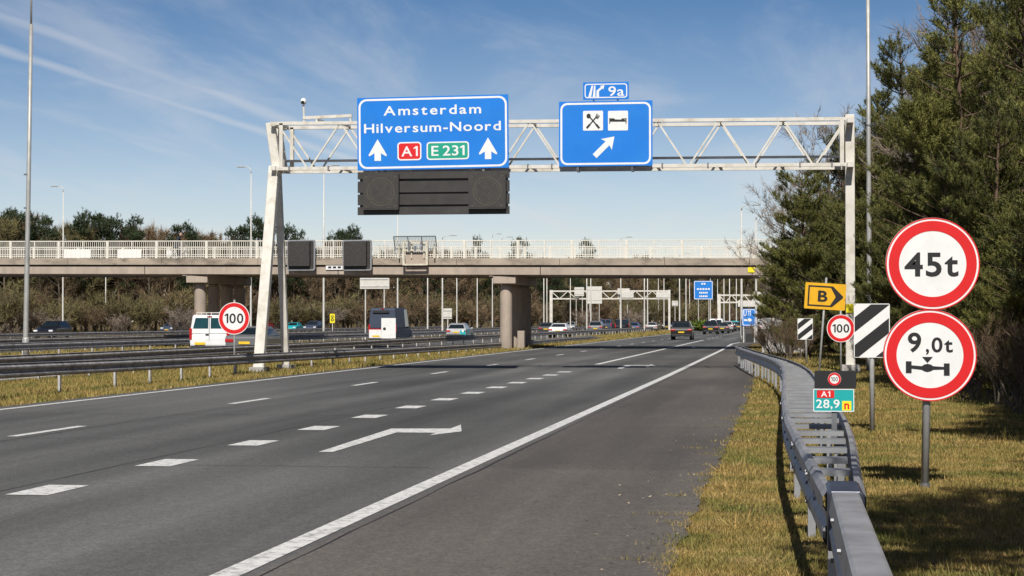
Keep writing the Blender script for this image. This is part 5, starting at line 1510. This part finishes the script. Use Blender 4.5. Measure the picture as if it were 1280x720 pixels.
# brush along the foot of the wood
u = -60.0
while u < 1000:
    D = lerp(WOODZ, u) - rng.uniform(18, 34)
    s = rng.uniform(.9, 1.7)
    plant('wood_edge_shrub', SHRUB[rng.choice((0, 1, 0, 1, 0, 1, 0, 1, 2))], spot(u, D), s * 1.3, rng.uniform(0, 6.28), 'brown leafless shrub along the foot of the distant wood', 'shrub', 'shrubs at the foot of the wood', s)
    u += rng.uniform(12, 20)
def far_pine(seed, h, spread):
    """umbrella-crowned pine for the far wood: bare stem, clumps of foliage above"""
    rg = np.random.default_rng(seed); rr_ = random.Random(seed)
    wood = MB(); ax = lambda z: Vector((.25 * math.sin(z * .3 + seed), .25 * math.cos(z * .25 + seed), z))
    wood.path([ax(h * i / 7) for i in range(8)], [h * .014 * (1 - i / 7.6) + .02 for i in range(8)], 7)
    P, Dv = [], []
    for i in range(26):
        q = .34 + .64 * (i + rr_.random()) / 26; a = i * 2.4 + rr_.uniform(-.6, .6)
        L = spread * math.sin(math.pi * (.10 + .86 * (q - .30) / .72)) * rr_.uniform(.55, 1.15) + .3
        o = ax(q * h); e = o + Vector((math.cos(a) * L, math.sin(a) * L, L * rr_.uniform(.05, .4)))
        wood.path([o, o.lerp(e, .6) + Vector((0, 0, -.1)), e], [.07, .05, .02], 4)
        cr = rr_.uniform(.7, 1.25)
        for _ in range(75):
            d = Vector((rr_.gauss(0, 1), rr_.gauss(0, 1), rr_.gauss(0, .55))).normalized() * cr * rr_.random() ** .4
            P.append(tuple(e + d + Vector((0, 0, .25)))); Dv.append((d.x * .6, d.y * .6, abs(d.z) + .5))
    tri, tone = needles(np.array(P), np.array(Dv), rg, 11, .34, .075, .5)
    me = np_mesh('crown', tri, 'needles_far', tone)
    return wood.mesh('trunk', 'bark_pine', True), me
FP = [far_pine(5, 16, 3.2), far_pine(9, 16, 2.7), far_pine(14, 16, 3.6)]
for (u, yt, dz, s) in ((12, 269, 0, 1.0), (52, 279, 0, .95), (108, 273, 0, 1.1), (122, 277, 6, .95), (150, 279, 0, 1.0), (162, 288, 6, .8), (232, 287, 0, .95), 
                       (300, 290, 0, .9), (322, 279, 0, 1.0), (366, 290, 0, .8), (428, 294, 0, .8), (436, 291, 4, .8), (-14, 275, 0, 1.0), (596, 303, 0, .4), (648, 303, 0, .55), (735, 305, 0, .5), (690, 335, 0, 1.0), (545, 328, 0, 1.0), (480, 322, 0, 1.0), (625, 328, 0, 1.0), (720, 350, -25, 1.1), (835, 328, 0, .9), (880, 330, 0, .9)):
    D = lerp(WOODZ, u) - 8 + dz; hh = H + (401 - yt) * D / F
    plant('far_pine', FP[rng.randrange(3)], spot(u, D), hh / 16 * s, rng.uniform(0, 6.28), 'dark green pine in the distant wood behind the bridge', 'tree', 'pines of the distant wood', hh / 16)
# bushes with pale twigs, green bush in the median
for (u, D, s, lab) in ((735, 330, 1.3, 'pale bush below the pale hanging sign back'), (793, 320, 1.3, 'pale round bush between the black van and the distant gantry leg'), (228, 215, 1.2, 'pale leafless bush left of the white van'), (150, 245, .9, 'pale leafless bush behind the guardrails near the short pole'), (70, 240, .8, 'pale low bush behind the black car')):
    plant('pale_bush', SHRUB[2], spot(u, D), s, rng.uniform(0, 6), lab, 'bush', None)
r = empty('green_bush', spot(878, 320), 'bright green bush in the median right of the dark brown car', 'bush')
r.scale = (2.2, 2.0, .62)
tri, tone = needles(nrg.normal(size=(900, 3)) * np.array([.6, .6, .55]) + np.array([0, 0, 1.2]), nrg.normal(size=(900, 3)) + np.array([0, 0, .8]), nrg, 8, .3, .11, .2)
put('crown', np_mesh('crown', tri, 'bush_green'), r)
MB().tube((0, 0, -.1), (0, 0, 1.3), .1, .05).obj('trunk', 'bark', r)
# right hand side: bare trees and undergrowth among the pines
for (u, D, h, me, lab) in ((1043, 112 - 9, 12.6, 0, 'thin leafless tree showing above the gantry\'s right corner'), (984, 99, 9.0, 0, 'thin leafless sapling left of the leftmost pine'), (1180, 88, 14.0, 0, 'leafless pinkish tree top between the spire pine and the tallest pines'), (1225, 66, 12.5, 0, 'leafless tree behind the tallest pines')):
    plant('bare_tree', FINE[me], spot(u, D), h / 11, rng.uniform(0, 6), lab, 'tree', 'leafless trees among the right pines')
for j, (u, D, s) in enumerate(((1225, 41, .5), (1268, 38, .55), (1285, 35, .5), (1195, 47, .5), (1252, 43, .55))):
    plant('undergrowth', FINE[1], spot(u, D), s, rng.uniform(0, 6), 'dark leafless undergrowth at the foot of the right pines', 'shrub', 'undergrowth under the right pines')
for j, (u, D, s) in enumerate(((971, 92, .55), (990, 84, .55), (962, 99, .42))):
    plant('scrub', FINE[1], spot(u, D), s, rng.uniform(0, 6), 'reddish bare scrub by the right bridge pier behind the guardrail end', 'shrub', 'scrub by the right bridge pier')
# pale block wall by the pier
b = spot(982, 101); r = empty('block_wall', b, 'pale concrete block wall half hidden by scrub beside the right bridge pier', 'wall')
for row in range(3):
    for c in range(5):
        MB().box((-1.0 + .5 * c + (.12 if row % 2 else 0), .02 * ((c * 7 + row * 3) % 4), .31 + .62 * row), (.48, .4, .60)).obj('block', 'block', r, bevel=.02)

# ------------------------------------------------------------------ grass
def blades(name, xs, ys, length, width, label, lean=.5, clump=None):
    n = len(xs)
    z = np.zeros(n)
    ang = nrg.random(n) * 2 * np.pi; ln = length * (.45 + .9 * nrg.random(n))
    tilt = lean * nrg.random(n) + .08
    d = np.stack([np.cos(ang) * np.sin(tilt), np.sin(ang) * np.sin(tilt), np.cos(tilt)], 1)
    b = np.stack([xs, ys, z], 1)
    a2 = nrg.random(n) * 2 * np.pi
    w = np.stack([np.cos(a2), np.sin(a2), z], 1) * (width * (.6 + .8 * nrg.random(n)))[:, None] * .5
    tri = np.stack([b - w, b + w, b + d * ln[:, None]], 1)
    o = put(name, np_mesh(name, tri, 'grass', nrg.random(n)))
    tag(o, label, 'grass', kind='stuff')
    return o
def inview(x, y, m=1.2):
    c, s = math.cos(YAW), math.sin(YAW)
    X = x * c + y * s; Z = y * c - x * s
    return (np.abs(X) < Z * .2667 + m)
def edge_np(y): return np.interp(y, [a for a, _ in EDGE], [b for _, b in EDGE])
def verge_right():
    X, Y, Ls, Ws = [], [], [], []
    for (y0, y1, dens, L, W) in ((10, 17, 4200, .034, .007), (17, 26, 2600, .038, .009), (26, 42, 1000, .045, .014), (42, 70, 300, .075, .024), (70, 125, 70, .10, .045)):
        x0, x1 = -2.6, 2.4 + y1 * .17
        n = int((x1 - x0) * (y1 - y0) * dens)
        x = x0 + (x1 - x0) * nrg.random(n); y = y0 + (y1 - y0) * nrg.random(n)
        e = edge_np(y); j = nrg.random(n) ** 2 * .12
        # ragged edge: a few tufts creep on to the asphalt
        k = (x > e + .02 - j + .10 * np.sin(y * 1.7) * np.sin(y * .61)) & inview(x, y)
        # patchy cover
        c = np.sin(x * 3.1 + y * .7) * np.sin(y * 1.9 - x) + np.sin(x * 7.3) * np.sin(y * 5.1) * .6
        k &= (c + nrg.random(n) * 2.4 > .42)
        x, y = x[k], y[k]
        X.append(x); Y.append(y); Ls.append(np.full(len(x), L)); Ws.append(np.full(len(x), W))
    X, Y, Ls, Ws = map(np.concatenate, (X, Y, Ls, Ws))
    big = nrg.random(len(X)) < .06
    Ls[big] *= 1.9
    blades('verge_grass', X, Y, Ls, Ws, 'dry yellow-green grass on the right verge around the guardrail', .95)
verge_right()
def verge_left():
    X, Y, Ls, Ws = [], [], [], []
    for (y0, y1, x0, x1, dens, L, W) in ((32, 60, -21.6, -15.35, 260, .09, .022), (60, 110, -21.6, -15.35, 110, .12, .035), (110, 200, -21.6, -15.35, 40, .14, .06), (45, 140, -40, -31.2, 26, .14, .07), (60, 200, -59.4, -55.2, 14, .16, .09), (200, 330, -21.6, -15.35, 9, .2, .12)):
        n = int((x1 - x0) * (y1 - y0) * dens)
        x = x0 + (x1 - x0) * nrg.random(n); y = y0 + (y1 - y0) * nrg.random(n); k = inview(x, y, 2)
        x, y = x[k], y[k]
        X.append(x); Y.append(y); Ls.append(np.full(len(x), L)); Ws.append(np.full(len(x), W))
    X, Y, Ls, Ws = map(np.concatenate, (X, Y, Ls, Ws))
    big = nrg.random(len(X)) < .05
    Ls[big] *= 2.2
    blades('median_grass', X, Y, Ls, Ws, 'dry grass on the strip left of the main carriageway under the guardrails', .8)
verge_left()
# coarse tufts and weeds standing above the short turf
nc = 520
cx_, cy_ = [], []
while len(cx_) < nc:
    yy = 11 + 50 * rng.random() ** 1.3; xx = rng.uniform(-1.0, 1.5 + yy * .17)
    if xx > lerp(EDGE, yy) + .02 and inview(np.array([xx]), np.array([yy]))[0]: cx_.append(xx); cy_.append(yy)
kk = 26
tx = np.repeat(cx_, kk) + nrg.normal(size=nc * kk) * .035; ty = np.repeat(cy_, kk) + nrg.normal(size=nc * kk) * .035
tl_ = np.repeat(.06 + .11 * nrg.random(nc) ** 2, kk)
blades('weed_tufts', tx, ty, tl_, np.full(nc * kk, .011), 'coarser grass tufts and weeds scattered over the right verge', 1.15)
# dry straw swept on to the asphalt in low drifts
nc, kk = 24, 40
cy_ = 11.5 + 24 * nrg.random(nc) ** 1.4; cx_ = edge_np(cy_) - .03 - .40 * nrg.random(nc) ** 2.5
tx = np.repeat(cx_, kk) + nrg.normal(size=nc * kk) * .10; ty = np.repeat(cy_, kk) + nrg.normal(size=nc * kk) * .035
o = blades('straw_drifts', tx, ty, np.full(nc * kk, .045), np.full(nc * kk, .008), 'drifts of dry straw lying on the shoulder beside the right verge', 1.5)
o.location.z = ZR + .003
# leaf litter and grit on the shoulder
n = 420
y = 11 + 38 * nrg.random(n) ** 1.4; x = edge_np(y) - .02 - np.abs(nrg.normal(size=n)) * .55
p = np.stack([x, y, np.full(n, ZR + .004)], 1); a = nrg.random(n) * 6.28; s = .005 + .016 * nrg.random(n) ** 3
u_ = np.stack([np.cos(a), np.sin(a), nrg.random(n) * .3], 1) * s[:, None]; v_ = np.stack([-np.sin(a), np.cos(a), nrg.random(n) * .5], 1) * (s * .7)[:, None]
tri = np.concatenate([np.stack([p - u_, p + u_, p + v_], 1), np.stack([p + u_, p - u_, p - v_], 1)])
tag(put('leaf_litter', np_mesh('leaf_litter', tri, 'litter')), 'scattered grit and dry leaf bits along the shoulder edge', 'litter', kind='stuff')
